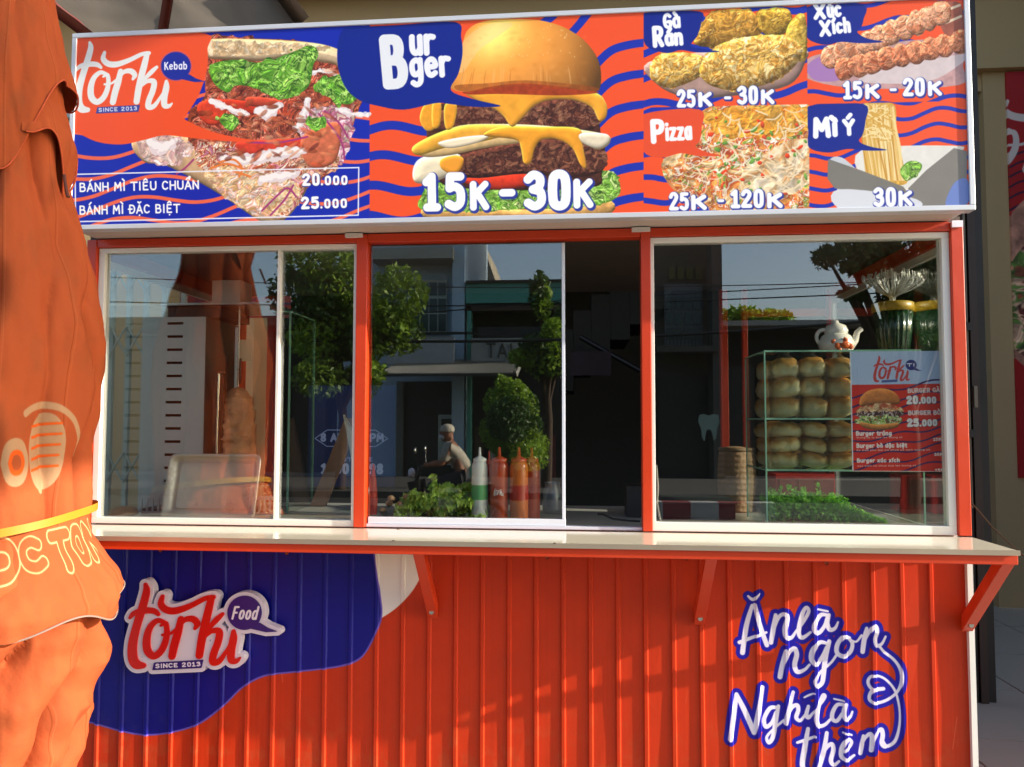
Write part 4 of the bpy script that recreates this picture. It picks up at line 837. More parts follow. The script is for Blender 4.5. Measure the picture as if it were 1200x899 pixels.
xk = at(434, 140, SYF)[0]; xb = at(755, 130, SYF)[0]; xr = at(946, 120, SYF)[0]; zm1 = at(850, 125, SYF)[2]; zm2 = at(1040, 121, SYF)[2]
lo, hi, l_, r_ = SZB+fw, SZT-fw, SXL+fw, SXR-fw
for x0, x1, z0, z1, lab in ((l_, xk, lo, hi, 'kebab picture with the script logo and two prices'), (xk, xb, lo, hi, 'double cheeseburger picture'), (xb, xr, zm1, hi, 'fried chicken picture'), (xb, xr, lo, zm1, 'pizza picture'), (xr, r_, zm2, hi, 'sausage skewer picture'), (xr, r_, lo, zm2, 'pasta box picture')):
    obj('menu_picture', MB().add([(x0, SYF, z0), (x1, SYF, z0), (x1, SYF, z1), (x0, SYF, z1)], [(0, 1, 2, 3)]), sign_m, MS, uv=lambda x, y, z: ((x-SXL)/(SXR-SXL), (z-SZB)/(SZT-SZB)), label=lab)
for x in (.75, 1.56): obj('clamp', MB().box(x, x+.05, -.03, -.0195, SZB-.012, SZB-.0005), case_m, MS)
obj('clamp', MB().box(2.402, 2.43, -.03, -.0235, SZB-.018, SZB-.0005), lw_m, MS)

# ================================================================= burger poster inside the right window
qx0, qx1, qz0, qz1 = poster_frame(); pp = poster_picture(); pm = print_mat('poster_print', pp.a, .4)
po = obj('poster', MB().box(qx0, qx1, QY, QY+.0012, qz0, qz1), pm, None, uv=lambda x, y, z: ((x-qx0)/(qx1-qx0), (z-qz0)/(qz1-qz0)))
tag(po, 'red and pale blue burger price poster stuck behind the right window', 'poster')
# ================================================================= inside the stall: kebab grill
KY = .32
def kz(px, py, Y=KY): return at(px, py, Y)
g = thing('kebab_grill', 'tall stainless vertical kebab grill with a column of slots behind the left window', 'kebab grill', (kz(230, 600)[0], KY+.1, .998))
a, b = kz(171, 372), kz(241, 372); zb = 1.0; gx0, gx1, gz1 = a[0], b[0], a[2]
st2 = mat('grill_steel', 'b4b4b6', .4, metal=.12, var=.1, scale=2, stretch=(1, 1, .2))
# front face built round the slots so they are real openings
fm = MB(); zt_, nsl = gz1-.012, 17; sl = [kz(205, 379+i*15.4)[2] for i in range(nsl)]
sx0, sx1 = kz(193, 450)[0]+.004, kz(213, 450)[0]
fm.box(gx0-.012, sx0, KY, KY+.004, 1.0, gz1).box(sx1, gx1, KY, KY+.004, 1.0, gz1); prev = gz1
for z in sl:
    if z < 1.06: break
    fm.box(sx0, sx1, KY, KY+.004, z+.0045, prev); prev = z-.0045
fm.box(sx0, sx1, KY, KY+.004, 1.0, prev)
obj('grill_body', fm, st2, g)
sh_ = MB().box(gx0-.012, gx0-.008, KY+.0042, KY+.3, 1.0, gz1-.001).box(gx1-.004, gx1, KY+.0042, KY+.22, 1.0, gz1-.001).box(gx0-.012, gx1, KY+.0045, KY+.26, gz1-.0035, gz1+.0005)
obj('grill_side', sh_, mat('grill_side_steel', '6d6760', .45, metal=.4), g)
obj('inner_shadow_plate', MB().box(gx0, gx1-.01, KY+.05, KY+.06, 1.0, gz1-.02), mat('slot_shade', '1a1614', .8), g)  # sheet coloured dark for the shade seen through the slots
t0, t1 = kz(190, 357), kz(319, 357)
obj('top_plate', MB().box(t0[0], t1[0], KY-.01, KY+.26, t0[2]-.004, t0[2]+.003), steel, g)
obj('hood', MB().box(t0[0]+.01, kz(256, 360)[0], KY+.02, KY+.24, gz1+.003, t0[2]-.0045), mat('hood_dark', '2c2420', .6), g)
m0, m1 = kz(248, 356), kz(282, 328)
obj('motor_box', MB().box(m0[0], m1[0], KY+.0, KY+.09, t0[2]+.0035, m1[2]), st2, g, bevel=.002)
sx = kz(279, 450, KY+.06)
obj('spit_rod', MB().tube([(sx[0], KY+.06, 1.03), (sx[0], KY+.06, t0[2]-.004)], .0035, 8), steel, g)
obj('burner', MB().box(kz(250, 450)[0], kz(262, 450)[0], KY+.0, KY+.02, kz(255, 575)[2], kz(255, 436)[2]).box(kz(252, 440)[0], kz(259, 440)[0], KY-.003, KY+.0, kz(255, 570)[2], kz(255, 445)[2]), mat('burner_dark', '2e2a28', .4, metal=.6), g)
kn = MB().tube([kz(256, 573, KY-.01), kz(254, 520, KY-.01), kz(257, 438, KY-.01)], .0035, 6); obj('knife', kn, mat('blade', 'd8d8d6', .15, metal=1), g)
obj('bracket_plate', MB().box(kz(268, 408)[0], kz(283, 408)[0], KY+.08, KY+.083, kz(270, 421)[2], kz(270, 395)[2]), mat('cream_card', 'cfc8a8', .6), g)
for px in (266, 282): obj('hanging_tool', MB().tube([kz(px, 420, KY+.05), kz(px-1, 450, KY+.05)], .004, 6), mat('burner_dark'), g)
mp_ = []
H_ = kz(279, 455, KY+.06)[2]
meat_mb = MB(); zz0 = 1.03
prof = [(.001, 0)]; n_ = 46
for i in range(n_+1):
    t = i/n_; z = t*(H_-zz0); r_ = .060*(.86+.14*math.sin(math.pi*min(1, .2+t*.8)))*math.sqrt(max(.02, 1-max(0, (t-.80)/.21)**2)); r_ *= 1+.035*math.sin(i*2.3)+.02*math.sin(i*5.1); prof.append((r_, z))
prof.append((.001, H_-zz0+.004))
meat_mb.lathe(prof, 44, (sx[0], KY+.06, zz0), mod=lambda t, i: 1+.22*noise.noise(Vector((math.cos(t)*2.2, math.sin(t)*2.2, i*.5)))+.12*noise.noise(Vector((math.cos(t)*6, math.sin(t)*6, i*1.1))))
obj('stacked_meat', meat_mb, mat('kebab_meat', 'c09068', .55, var=.6, scale=28, bump=.8, bscale=60, sub=.1), g)
b0_, b1_ = kz(165, 606, .2), kz(192, 580, .2)
bs = MB(); xx = b0_[0]
for (xa, xb_) in ((b0_[0], kz(192, 590, .2)[0]), (kz(298, 590, .2)[0], kz(322, 590, .2)[0])):
    bs = MB(); n_ = 4; ww = (xb_-xa)/n_; bs.box(xa, xb_, .2, .203, b1_[2]-.012, b1_[2]); bs.box(xa, xb_, .2, .203, 1.0, 1.012)
    for k in range(n_+1): bs.box(xa+ww*k-.003, xa+ww*k+.003, .2, .203, 1.012, b1_[2]-.012)
    obj('slotted_base', bs, st2, g)
obj('base_tray', MB().box(b0_[0], kz(322, 590, .2)[0], .2035, KY-.003, 1.0, 1.02), mat('grill_side_steel'), g)
# leaning tray
ty = .09; tr = thing('steel_tray', 'stainless steel tray leaning on its side against the kebab grill', 'tray', (kz(240, 605, ty)[0], ty, 1.0))
tx0, tx1, tz1 = kz(189, 570, ty)[0], kz(298, 570, ty)[0], kz(240, 533, ty)[2]
def rrect(x0, x1, z0, z1, r, y, n=5):
    P = []
    for cx, cz, a0 in ((x1-r, z1-r, 0), (x0+r, z1-r, 90), (x0+r, z0+r, 180), (x1-r, z0+r, 270)):
        for k in range(n): t = R(a0+90*k/(n-1)); P.append((cx+r*math.cos(t), y+(cz+r*math.sin(t)-1)*.25, cz+r*math.sin(t)))
    return P
tm = MB(); rings = [rrect(tx0, tx1, 1.002, tz1, .02, ty+.004), rrect(tx0-.001, tx1+.001, 1.001, tz1+.001, .021, ty-.003), rrect(tx0+.006, tx1-.006, 1.008, tz1-.006, .018, ty-.004), rrect(tx0+.013, tx1-.013, 1.016, tz1-.012, .016, ty+.02), rrect(tx0+.025, tx1-.025, 1.028, tz1-.024, .012, ty+.022), rrect(tx0+.03, tx1-.03, 1.033, tz1-.029, .01, ty+.019)]
V = [p for r_ in rings for p in r_]; n_ = len(rings[0]); tm.add(V, [(i*n_+k, i*n_+(k+1) % n_, (i+1)*n_+(k+1) % n_, (i+1)*n_+k) for i in range(len(rings)-1) for k in range(n_)], True); tm.add(rings[-1], [tuple(range(n_))])
obj('tray_pan', tm, mat('tray_steel', 'b4b0a8', .3, metal=.2, var=.08, scale=5), tr)
# bread board / loaf in the corner
p = at(143, 596, .15)
lf = obj('bread_loaf', MB().blob((p[0], .16, 1.012), .038, .05, .02, nz=.2, sc=30), mat('crust', '9a6a3c', .7, var=.3, scale=20)); tag(lf, 'brown bread loaf lying in the left corner of the left window', 'bread')
# wooden boards leaning by the left post
p0, p1 = at(372, 606, .5), at(405, 490, .5)
bd = MB(); dx = .028; bd.add([(p0[0]-dx, .5, 1.0), (p0[0]+dx, .5, 1.0), (p1[0]+dx, .58, p1[2]), (p1[0]-dx, .58, p1[2]), (p0[0]-dx, .515, 1.0), (p0[0]+dx, .515, 1.0), (p1[0]+dx, .595, p1[2]), (p1[0]-dx, .595, p1[2])], [(0, 1, 2, 3), (7, 6, 5, 4), (0, 4, 5, 1), (1, 5, 6, 2), (2, 6, 7, 3), (3, 7, 4, 0)])
tag(obj('wooden_board', bd, mat('board_wood', '8a6650', .6, var=.2, scale=4, stretch=(8, 8, 1))), 'narrow brown board leaning inside the left window beside the red post', 'board')
p0, p1 = at(406, 492, .3), at(426, 560, .3)
pb = MB(); q = [at(402, 486, .3), at(420, 520, .3), at(436, 600, .3), at(428, 604, .3), at(412, 540, .3)]; pb.add([tuple(x) for x in q]+[(x[0], x[1]+.02, x[2]) for x in q], [(0, 1, 2, 3, 4), (9, 8, 7, 6, 5)]+[(i, (i+1) % 5, (i+1) % 5+5, i+5) for i in range(5)])
tag(obj('plastic_wrapper', pb, mat('wrapper', 'b8bcb8', .35, alpha=.8)), 'crumpled clear plastic wrapper hanging behind the left red post', 'wrapper')
tag(obj('paper_cup_sleeve', MB().lathe([(.012, 0), (.014, .05), (.01, .1), (.002, .15)], 10, tuple(at(437, 603, .12))), mat('sleeve_red', 'c83c30', .5)), 'red and white paper cone standing in the lower left corner of the middle window', 'paper cone')
# ------------------------------------------------ lettuce heap
def leaf_mesh(seed, L_=.062, W_=.058, ruf=.015, n=9, m=10):
    mb = MB(); rows = []
    for i in range(n+1):
        t = i/n; wd = W_*math.sin(math.pi*(.12+.83*t))**.7; row = []
        for k in range(m+1):
            s = (k/m-.5)*2; e = abs(s)**1.5; q = Vector((s*wd*.6, t*L_, 0)); nn = noise.noise(Vector((s*3+seed*7.1, t*5, seed)))
            row.append((q.x+.3*ruf*nn, q.y+ruf*.5*noise.noise(Vector((s*6, t*8, seed+9))), .3*L_*math.sin(t*2.4)+ruf*e*math.sin(t*17+s*5+seed)+ruf*1.3*nn))
        rows.append(row)
    return quadstrip(mb, rows)
lm = mat('lettuce_leaf', 'c2f060', .42, var=.35, scale=25, trans=.3, bump=.3, bscale=60)
lm.node_tree.nodes['Principled BSDF'].inputs['Specular IOR Level'].default_value = .6
LP = at(520, 604, .16)
lt = thing('lettuce_pile', 'heap of frilly green lettuce on a tray in the middle window', 'lettuce', (LP[0], .18, 1.0))
ltray = MB(); x0_, x1_ = at(437, 604, .1)[0], at(580, 604, .1)[0]
tt = obj('serving_tray', MB().box(x0_, x1_, .08, .30, 1.0, 1.006).box(x0_, x1_, .08, .084, 1.006, 1.014), steel); tag(tt, 'low steel serving tray under the lettuce in the middle window', 'tray')
protos = []
for k in range(6):
    o = obj('leaf', leaf_mesh(k), lm, None); protos.append(o)
rr = random.Random(3)
for i in range(150):
    src = protos[i % 6]; o = src if i < 6 else src.copy()
    if i >= 6: SC.objects.link(o)
    o.parent = lt; u = rr.uniform(-1, 1); hgt = (1-u*u*.75)*(.072 if u > -.3 else .055)*(1.2 if u < -.2 else .9)
    o.location = (u*.125, rr.uniform(-.07, .07), 1.0-1.0+.012+rr.uniform(0, 1)**.7*hgt*.9); s = rr.uniform(.45, .85); o.scale = (s, s, s)
    o.rotation_euler = (rr.uniform(-.2, 1.3), rr.uniform(-.5, .5), rr.uniform(0, 6.28))
# onion peelings / garlic heap at left of the lettuce
gm = mat('onion_skin', 'c8a078', .5, var=.3, scale=30, sub=.2)
for k in range(7):
    px = 448+k*5.2; p = at(px, 598-(k % 3)*7, .15)
    tag(obj('shallot', MB().blob((p[0], .15+(k % 2)*.03, p[2]), .012, .012, .010, 10, 7, .25, 60, seed=k), gm), ['small round shallot', 'pale split shallot', 'shallot on top of the heap', 'brownish shallot', 'upper shallot leaning on its neighbours', 'shallot near the lettuce', 'shallot tucked beside the lettuce edge'][k]+' in the small heap left of the lettuce', 'shallot', 'shallots beside the lettuce')
# ------------------------------------------------ squeeze bottles
def bottle(px, name, label, col, cap, band=None, h=.0, Y=.13, w=15, band_txt=None):
    p = at(px, 603, Y); x = p[0]; zt = at(px, 541+h, Y)[2]; r_ = (at(px+w/2, 600, Y)[0]-x)
    t = thing('squeeze_bottle', label, 'sauce bottle', (x, Y, .999), 'squeeze bottles in the middle window')
    hh = zt-1.0
    obj('bottle_body', MB().lathe([(.001, 0), (r_*.92, 0), (r_, .006), (r_, hh*.45), (r_*.96, hh*.5), (r_, hh*.56), (r_, hh*.9), (r_*.9, hh*.97), (r_*.75, hh)], 20, (x, Y, 1.0)), col, t)
    obj('cap', MB().lathe([(r_*.82, hh), (r_*.84, hh+.008), (r_*.4, hh+.014), (r_*.2, hh+.016), (r_*.12, hh+.042), (.0005, hh+.043)], 14, (x, Y, 1.0)), cap, t)
    if band: obj('label_band', MB().lathe([(r_*1.02, hh*.38), (r_*1.02, hh*.62)], 20, (x, Y, 1.0)), band, t)
    return t, x, r_, hh
wp = mat('white_plastic', 'd8dcd8', .35, var=.04, sub=.1); rp = mat('red_sauce_plastic', 'a8401f', .3, var=.12, scale=14); op = mat('orange_sauce_plastic', 'c06426', .3, var=.15, scale=10); rcap = mat('red_cap', 'b8442a', .4); dr = mat('deep_red_label', 'a82a1e', .4)
bottle(562, 'b', 'white squeeze bottle with a green leaf label, leftmost bottle beside the lettuce', wp, wp, mat('green_label', '5aa468', .45, var=.4, scale=30), w=19)
bt, bx, brr, bh = bottle(585, 'b', 'red sauce squeeze bottle with white script lettering', rp, rcap, w=22)
bottle(573, 'b', 'dark red squeeze bottle half hidden behind the white and lettered bottles', dr, rcap, Y=.2, h=4)
bottle(608, 'b', 'wide orange sauce squeeze bottle with a red label band', op, rcap, dr, w=22)
bottle(623, 'b', 'red squeeze bottle with a small blue mark, rightmost bottle behind the glass', rp, rcap, mat('red_label', '9a2c1e', .4), Y=.19, w=20)
# lettering wrapped on the second bottle
lt_mb = MB()
def wrap(mb, strokes, x, Y, r_, cx_, cz_, sc):
    for s in strokes:
        s = smooth(np.array(s, np.float32), False, 3)
        for i, (q, q2) in enumerate(zip(s[:-1], s[1:])):
            def pt(u, v): a_ = (u-cx_)*sc/r_; return (x+r_*1.035*math.sin(a_), Y-r_*1.035*math.cos(a_), cz_-(v-400)*sc)
            d_ = q2[:2]-q[:2]; n_ = math.hypot(*d_)+1e-6; nx, ny = -d_[1]/n_, d_[0]/n_
            V = [pt(q[0]+nx*q[2], q[1]+ny*q[2]), pt(q[0]-nx*q[2], q[1]-ny*q[2]), pt(q2[0]-nx*q2[2], q2[1]-ny*q2[2]), pt(q2[0]+nx*q2[2], q2[1]+ny*q2[2])]
            mb.add(V, [(0, 1, 2, 3)])
wrap(lt_mb, LOGO, bx, .13, brr, 430, 1.0+bh*.52, .0000375)
obj('script_lettering', lt_mb, mat('bottle_print_white', 'e8e4e4', .5), bt)
# ------------------------------------------------ dark kit in the opening
bk = at(746, 606, .3); k1 = at(758, 570, .3)
tag(obj('dark_crate', MB().box(bk[0]-.03, k1[0]+.04, .3, .42, 1.0, k1[2]), mat('black_plastic', '1c1c20', .5, var=.2)), 'black ribbed plastic crate at the right edge of the open window', 'crate')
cb = [at(px, py, .12) for px, py in ((700, 598), (707, 603), (718, 608), (735, 610), (750, 611))]; cb[0][2] = 1.03
tag(obj('power_cable', MB().tube([(p[0], .12, max(1.003, p[2])) for p in cb], .0028, 6), mat('cable_black', '101010', .5)), 'black cable lying on the worktop of the open window', 'cable')
# small green display and cards glimpsed in the opening
# ------------------------------------------------ glass display case with buns
CYF, CYB = .10, .34
cx0 = at(897, 500, CYF)[0]; cx1 = 2.37; zs1, zs2, zct = at(897, 490, CYF)[2], at(897, 550, CYF)[2], at(897, 413, CYF)[2]
case = thing('glass_display_case', 'square glass display case full of buns behind the right window', 'display case', ((cx0+cx1)/2, (CYF+CYB)/2, .999))
obj('front_pane', MB().box(cx0+.004, cx1-.004, CYF, CYF+.004, 1.0, zct), case_glass, case)
for x in (cx0, cx1-.0035): obj('side_pane', MB().box(x, x+.0035, CYF, CYB, 1.0, zct), case_glass, case)
eg = mat('glass_edge_green', '7fae98', .2, var=.1); 
obj('shelf', MB().box(cx0+.004, cx1-.004, CYF+.005, CYB, zct, zct+.004), case_glass, case)
for z in (zs1, zs2): obj('shelf', MB().box(cx0+.004, cx1-.004, CYF+.005, CYB-.002, z-.004, z), case_glass, case)
ed = MB()
for z in (zs1-.0045, zs2-.0045, zct+.0005): ed.box(cx0-.001, cx1+.001, CYF-.002, CYF-.0004, z, z+.005); ed.box(cx0-.002, cx0-.0004, CYF, CYB, z, z+.0045)
for x, y in ((cx0-.002, CYF-.002), (cx1-.002, CYF-.002), (cx0-.002, CYB)): ed.box(x, x+.004, y-.0018, y+.0022, 1.0, zct)
obj('glass_edge', ed, eg, case)
bun_m = mat('bun_crust', 'e8b070', .42, var=.16, scale=9, bump=.15, bscale=30, sub=.1)
def bun_top():
    nt = bun_m.node_tree; N, L = nt.nodes, nt.links; tc = N.new('ShaderNodeTexCoord'); sx_ = N.new('ShaderNodeSeparateXYZ'); L.new(tc.outputs['Object'], sx_.inputs[0])
    nz = N.new('ShaderNodeTexNoise'); nz.inputs['Scale'].default_value = 28; L.new(tc.outputs['Object'], nz.inputs['Vector'])
    mr = N.new('ShaderNodeMapRange'); mr.inputs[1].default_value = -.012; mr.inputs[2].default_value = .022; L.new(sx_.outputs[2], mr.inputs[0])
    ad = N.new('ShaderNodeMath'); ad.operation = 'MULTIPLY_ADD'; ad.inputs[1].default_value = .7; L.new(nz.outputs[0], ad.inputs[0]); L.new(mr.outputs[0], ad.inputs[2])
    cr_ = N.new('ShaderNodeValToRGB'); e = cr_.color_ramp.elements; e[0].position = .3; e[0].color = lin('ffeccb'); e[1].position = 1.15; e[1].color = lin('dc9448'); m_ = e.new(.75); m_.color = lin('fccf90')
    L.new(ad.outputs[0], cr_.inputs[0]); L.new(cr_.outputs[0], N['Principled BSDF'].inputs['Base Color'])
bun_top()
def bun_proto(seed):
    return MB().blob((0, 0, 0), .045, .062, .0245, 22, 13, .12, 2.6, p=.72, seed=seed)
rowname = {0: 'bottom', 1: 'middle', 2: 'top'}; coln = ['left column', 'middle column', 'right column']
bm_ = [obj('bun', bun_proto(s), bun_m) for s in range(3)]; used_ = 0
cw = (at(996, 470, CYF+.07)[0]-at(905, 470, CYF+.07)[0])/3
rr = random.Random(8)
for shelf, (zb_, zt_) in enumerate(((zs2, zs1), (zs1, zct))):
    ph = (zt_-zb_-.016)/3
    for c in range(3):
        for k in range(3):
            for dpt in ((0, 1) if c == 0 else (0,)):
                src = bm_[used_ % 3]; o = src if used_ < 3 else src.copy()
                if used_ >= 3: SC.objects.link(o)
                used_ += 1
                x = at(905, 470, CYF+.07)[0]+cw*(c+.5)+rr.uniform(-.003, .003)-(.0 if not dpt else .012)
                o.location = (x, CYF+.075+dpt*.115+rr.uniform(-.006, .006), zb_+.003+ph*(k+.5)); o.rotation_euler = (rr.uniform(-.06, .06), rr.uniform(-.26, .26), rr.uniform(-.2, .2)); s = cw/.089
                o.scale = (s*rr.uniform(.97, 1.05), 1, ph/.049*rr.uniform(1.04, 1.14))
                tag(o, f"golden bun, {rowname[k]} of the {coln[c]} on the {'upper' if shelf else 'lower'} shelf"+(', rear stack' if dpt else ''), 'bun', 'buns stacked in the display case')
bagm = glass_mat('bag_film', 'f2f4f2', .015, .2, film=.03)
for shelf, (zb_, zt_) in enumerate(((zs2, zs1), (zs1, zct))):
    for c in range(3):
        xc_ = at(905, 470, CYF+.07)[0]+cw*(c+.5); mb = MB(); hh = (zt_-zb_-.018)
        rings = []
        for j in range(12):
            t = j/11; z = zb_+.002+hh*min(t*1.12, 1)+(.022*max(0, t-.9)/.1); f = (1 if t < .85 else max(.12, 1-(t-.85)/.15*1.0)); row = []
            for i in range(29):
                a_ = 2*math.pi*i/28; ca, sa = math.cos(a_), math.sin(a_); q = .75
                k_ = 1+.05*noise.noise(Vector((ca*4+c, sa*4+shelf*3, z*60)))+.035*noise.noise(Vector((ca*12, sa*12+c, z*170)))
                row.append((xc_+math.copysign(abs(ca)**q, ca)*(cw*.5+.003)*f*k_, CYF+.075+math.copysign(abs(sa)**q, sa)*.067*f*k_, z))
            rings.append(row)
        quadstrip(mb, rings)
        tag(obj('plastic_bag', mb, bagm), f"clear plastic bag knotted over the buns, {coln[c]} of the {'upper' if shelf else 'lower'} shelf", 'plastic bag', 'clear bags round the buns')
# herbs
hx0, hx1 = at(897, 600, .17)[0], at(1030, 600, .17)[0]
ht = obj('herb_tray', MB().box(hx0+.01, hx1-.01, .105, .25, 1.0, 1.012), steel); tag(ht, 'shallow steel tray under the green herbs in the right window', 'tray')
hb = MB(); rr = random.Random(5)
for i in range(6500):
    u = rr.uniform(0, 1); x = hx0+(hx1-hx0)*u; top_ = .082*math.sin(math.pi*min(1, .2+.55*u+.12))**1.0*(1 if u < .62 else max(.18, 1-(u-.62)*2.1)); y = rr.uniform(.108, .245); top_ *= .72+.75*abs(noise.noise(Vector((x*34, y*34, 2))))+.35*noise.noise(Vector((x*90, y*90, 5))); z = 1.012+max(.004, top_)*rr.uniform(0, 1)**.5+.005*rr.uniform(-1, 1)
    s = rr.uniform(.003, .0085); q = Matrix.Rotation(rr.uniform(0, 6.28), 3, 'Z')@Matrix.Rotation(rr.uniform(-1.2, 1.2), 3, 'X')@Matrix.Rotation(rr.uniform(-1, 1), 3, 'Y')
    V = [q@Vector(v)*s+Vector((x, y, z)) for v in ((-.2, -1, 0), (.9, -.2, .2), (.25, .2, -.1), (.5, 1.1, .2), (-.3, .4, .1), (-1, .1, .2))]; hb.add(V, [(0, 1, 2, 5), (2, 3, 4, 5)])
hm = mat('herb_leaf', 'aef05a', .5, var=.4, scale=40, trans=.25)
hp = thing('herb_pile', 'long heap of chopped green herbs at the foot of the bun case', 'herbs', ((hx0+hx1)/2, .175, 1.012)); obj('herb_sprigs', hb, hm, hp, kind='stuff')
# teapot
TP = at(981, 410, .2); tp = thing('teapot', 'small white teapot painted with orange and red flowers on top of the bun case', 'teapot', (TP[0], .2, zct+.004)); sc_ = at(991, 400, .2)[0]-at(981, 400, .2)[0]
k = sc_/10; cer = mat('white_ceramic', 'e4ded4', .2, coat=.5, var=.04); zz = zct+.004
obj('pot_body', MB().lathe([(.0005, 0), (17*k, 0), (19*k, 3*k), (21*k, 12*k), (17*k, 21*k), (13*k, 24*k)], 20, (TP[0]-1*k, .2, zz)), cer, tp)
obj('lid', MB().lathe([(13*k, 24*k), (14*k, 28*k), (11*k, 34*k), (4*k, 37*k), (3*k, 40*k), (.0005, 41*k)], 18, (TP[0]-1*k, .2, zz)), cer, tp)
obj('spout', MB().tube([(TP[0]+14*k, .2, zz+8*k), (TP[0]+21*k, .2, zz+16*k), (TP[0]+24*k, .2, zz+26*k), (TP[0]+29*k, .2, zz+30*k)], [6*k, 4.5*k, 3.4*k, 3.2*k], 10), cer, tp)
obj('handle', MB().tube([(TP[0]-16*k+8*k*math.cos(t), .2, zz+20*k+9*k*math.sin(t)) for t in np.linspace(1.2, 5.2, 10)], 2.4*k, 8), cer, tp)
fl = MB()
for (dx, dz, r_) in ((2, 9, 5.5), (-6, 8, 4), (9, 7, 4), (3, 15, 3), (-10, 13, 3), (-4, 3, 3)): fl.blob((TP[0]+dx*k, .2-math.sqrt(max(0, (21*k)**2-(dx*k)**2))*.97, zz+dz*k), r_*k, 1.4*k, r_*k*.9, 8, 5, .4, 90, seed=dx)
obj('painted_flower', fl, mat('flower_paint', 'd8622a', .3, var=.5, scale=60), tp)
# green ribbed pot with whisk
GPx0, GPx1 = at(1024, 400, .24)[0], at(1070, 400, .24)[0]; gc = (GPx0+GPx1)/2; gr = (GPx1-GPx0)/2; zy = at(1046, 366, .24)[2]; zr = at(1046, 356, .24)[2]
gp = thing('ribbed_pot', 'dark green ribbed pot with a mustard yellow rim on the bun case', 'pot', (gc, .24, zz)); gg = mat('green_glaze', '16381f', .25, coat=.5, var=.2)
obj('pot_wall', MB().lathe([(.0005, 0), (gr*.72, 0), (gr*.86, (zy-zz)*.55), (gr*.93, zy-zz), (gr*.86, zy-zz)], 72, (gc, .24, zz), mod=lambda t, i: 1+.045*math.cos(18*t)), gg, gp)
obj('rim', MB().lathe([(gr*.95, zy-zz), (gr*1.02, zy-zz+.002), (gr*1.02, zr-zz), (gr*.95, zr-zz+.002), (gr*.9, zr-zz), (gr*.9, zy-zz)], 32, (gc, .24, zz)), mat('mustard', 'a8861c', .4), gp)
WB = at(1046, 357, .24); wh = thing('wire_whisk_bundle', 'bundle of bent steel wires fanning out of the green pot', 'whisk', (WB[0], .24, WB[2])); rr = random.Random(2); wsteel = mat('wire_steel', 'c4c4c0', .3, metal=.9)
kx = (at(1056, 340, .24)[0]-WB[0])/10*.86; tuft = MB()
for i in range(84):
    a_ = rr.uniform(0, 6.28); sp = rr.uniform(.15, 1)**.6; ex, ey = math.cos(a_)*sp*40*kx, math.sin(a_)*sp*28*kx; h_ = (26+16*(1-sp)+rr.uniform(-2, 4))*kx; b_ = (math.cos(a_)*3*kx, math.sin(a_)*3*kx)
    P = [(WB[0]+b_[0], .24+b_[1], WB[2]-.01), (WB[0]+b_[0]*1.2, .24+b_[1]*1.2, WB[2]+10*kx), (WB[0]+ex*.6, .24+ey*.6, WB[2]+10*kx+h_*.35), (WB[0]+ex, .24+ey, WB[2]+10*kx+h_*.75), (WB[0]+ex*.98, .24+ey*.98, WB[2]+10*kx+h_)]
    obj('wire', MB().tube([tuple(p) for p in smooth(np.array(P), False, 3)], [.0012]*12+[.0026], 5), wsteel, wh)
# bamboo steamer / stacked flat breads by the left of the case
p = at(862, 580, .5); fb = thing('bread_basket', 'pale ribbed basket standing left of the bun case', 'basket', (p[0], .5, .998)); r_ = at(880, 560, .5)[0]-p[0]
zt_ = at(862, 527, .5)[2]; hb_ = zt_-1.0; prof_ = [(.001, 0)]
for i in range(61): u = i/60; prof_.append((r_*(.92+.22*math.sin(math.pi*(.12+.76*u)))*(1+.018*math.sin(u*2*math.pi*11)), hb_*u))
prof_ += [(r_*.98, hb_+.004), (r_*.5, hb_+.010), (.001, hb_+.012)]
obj('basket_wall', MB().lathe(prof_, 28, (p[0], .5, 1.0)), mat('wicker', '86684a', .7, var=.25, scale=30, bump=.4, bscale=90), fb)
obj('basket_rim', MB().lathe([(r_*1.02, hb_-.006), (r_*1.08, hb_-.003), (r_*1.08, hb_+.004), (r_*1.0, hb_+.007)], 28, (p[0], .5, 1.0)), mat('wicker_rim', '6c5236', .7), fb)
p0, p1 = at(775, 588, .28), at(862, 612, .28)
cr = thing('black_box', 'low black plastic box at the lower left of the right window', 'box', ((p0[0]+p1[0])/2, .38, .998))
obj('box_shell', MB().box(p0[0], p1[0], .28, .48, 1.0, p0[2]-.006), mat('black_plastic'), cr); obj('lid', MB().box(p0[0]-.006, p1[0]+.004, .274, .486, p0[2]-.0055, p0[2]+.004), mat('grey_lid', '3a3c40', .5), cr)
ps = [at(px, py, .05) for px, py in ((769, 545), (771, 570), (770, 590), (773, 606), (775, 615))]
tag(obj('white_cord', MB().tube([tuple(q) for q in ps], .003, 6), mat('cord_white', 'd8cfc4', .5)), 'thin white cord hanging inside the left edge of the right window', 'cord')

# glass cabinet round the grill, only its pale edges show
gq = thing('glass_guard', 'frameless glass guard standing right of the kebab grill', 'glass guard', (at(366, 560, .5)[0], .4, .999)); g1x, g1z = at(367, 460, .52)[0], at(367, 377, .52)[2]; g0x = kz(322, 400)[0]
obj('pane', MB().box(g1x-.002, g1x+.002, .30, .52, 1.0, g1z), case_glass, gq); ge = MB().box(g1x-.003, g1x+.003, .521, .526, 1.0, g1z).box(g1x-.003, g1x+.003, .295, .2995, 1.0, g1z)
obj('glass_edge', ge, eg, gq, kind='stuff'); obj('top_edge', MB().tube([(g0x, .30, g1z+.004), (g1x, .30, g1z+.004), (g1x, .52, g1z+.004)], .003, 5), eg, gq)
for i, (px, w_) in enumerate(((470+30, 5), (0, 0))):
    pass
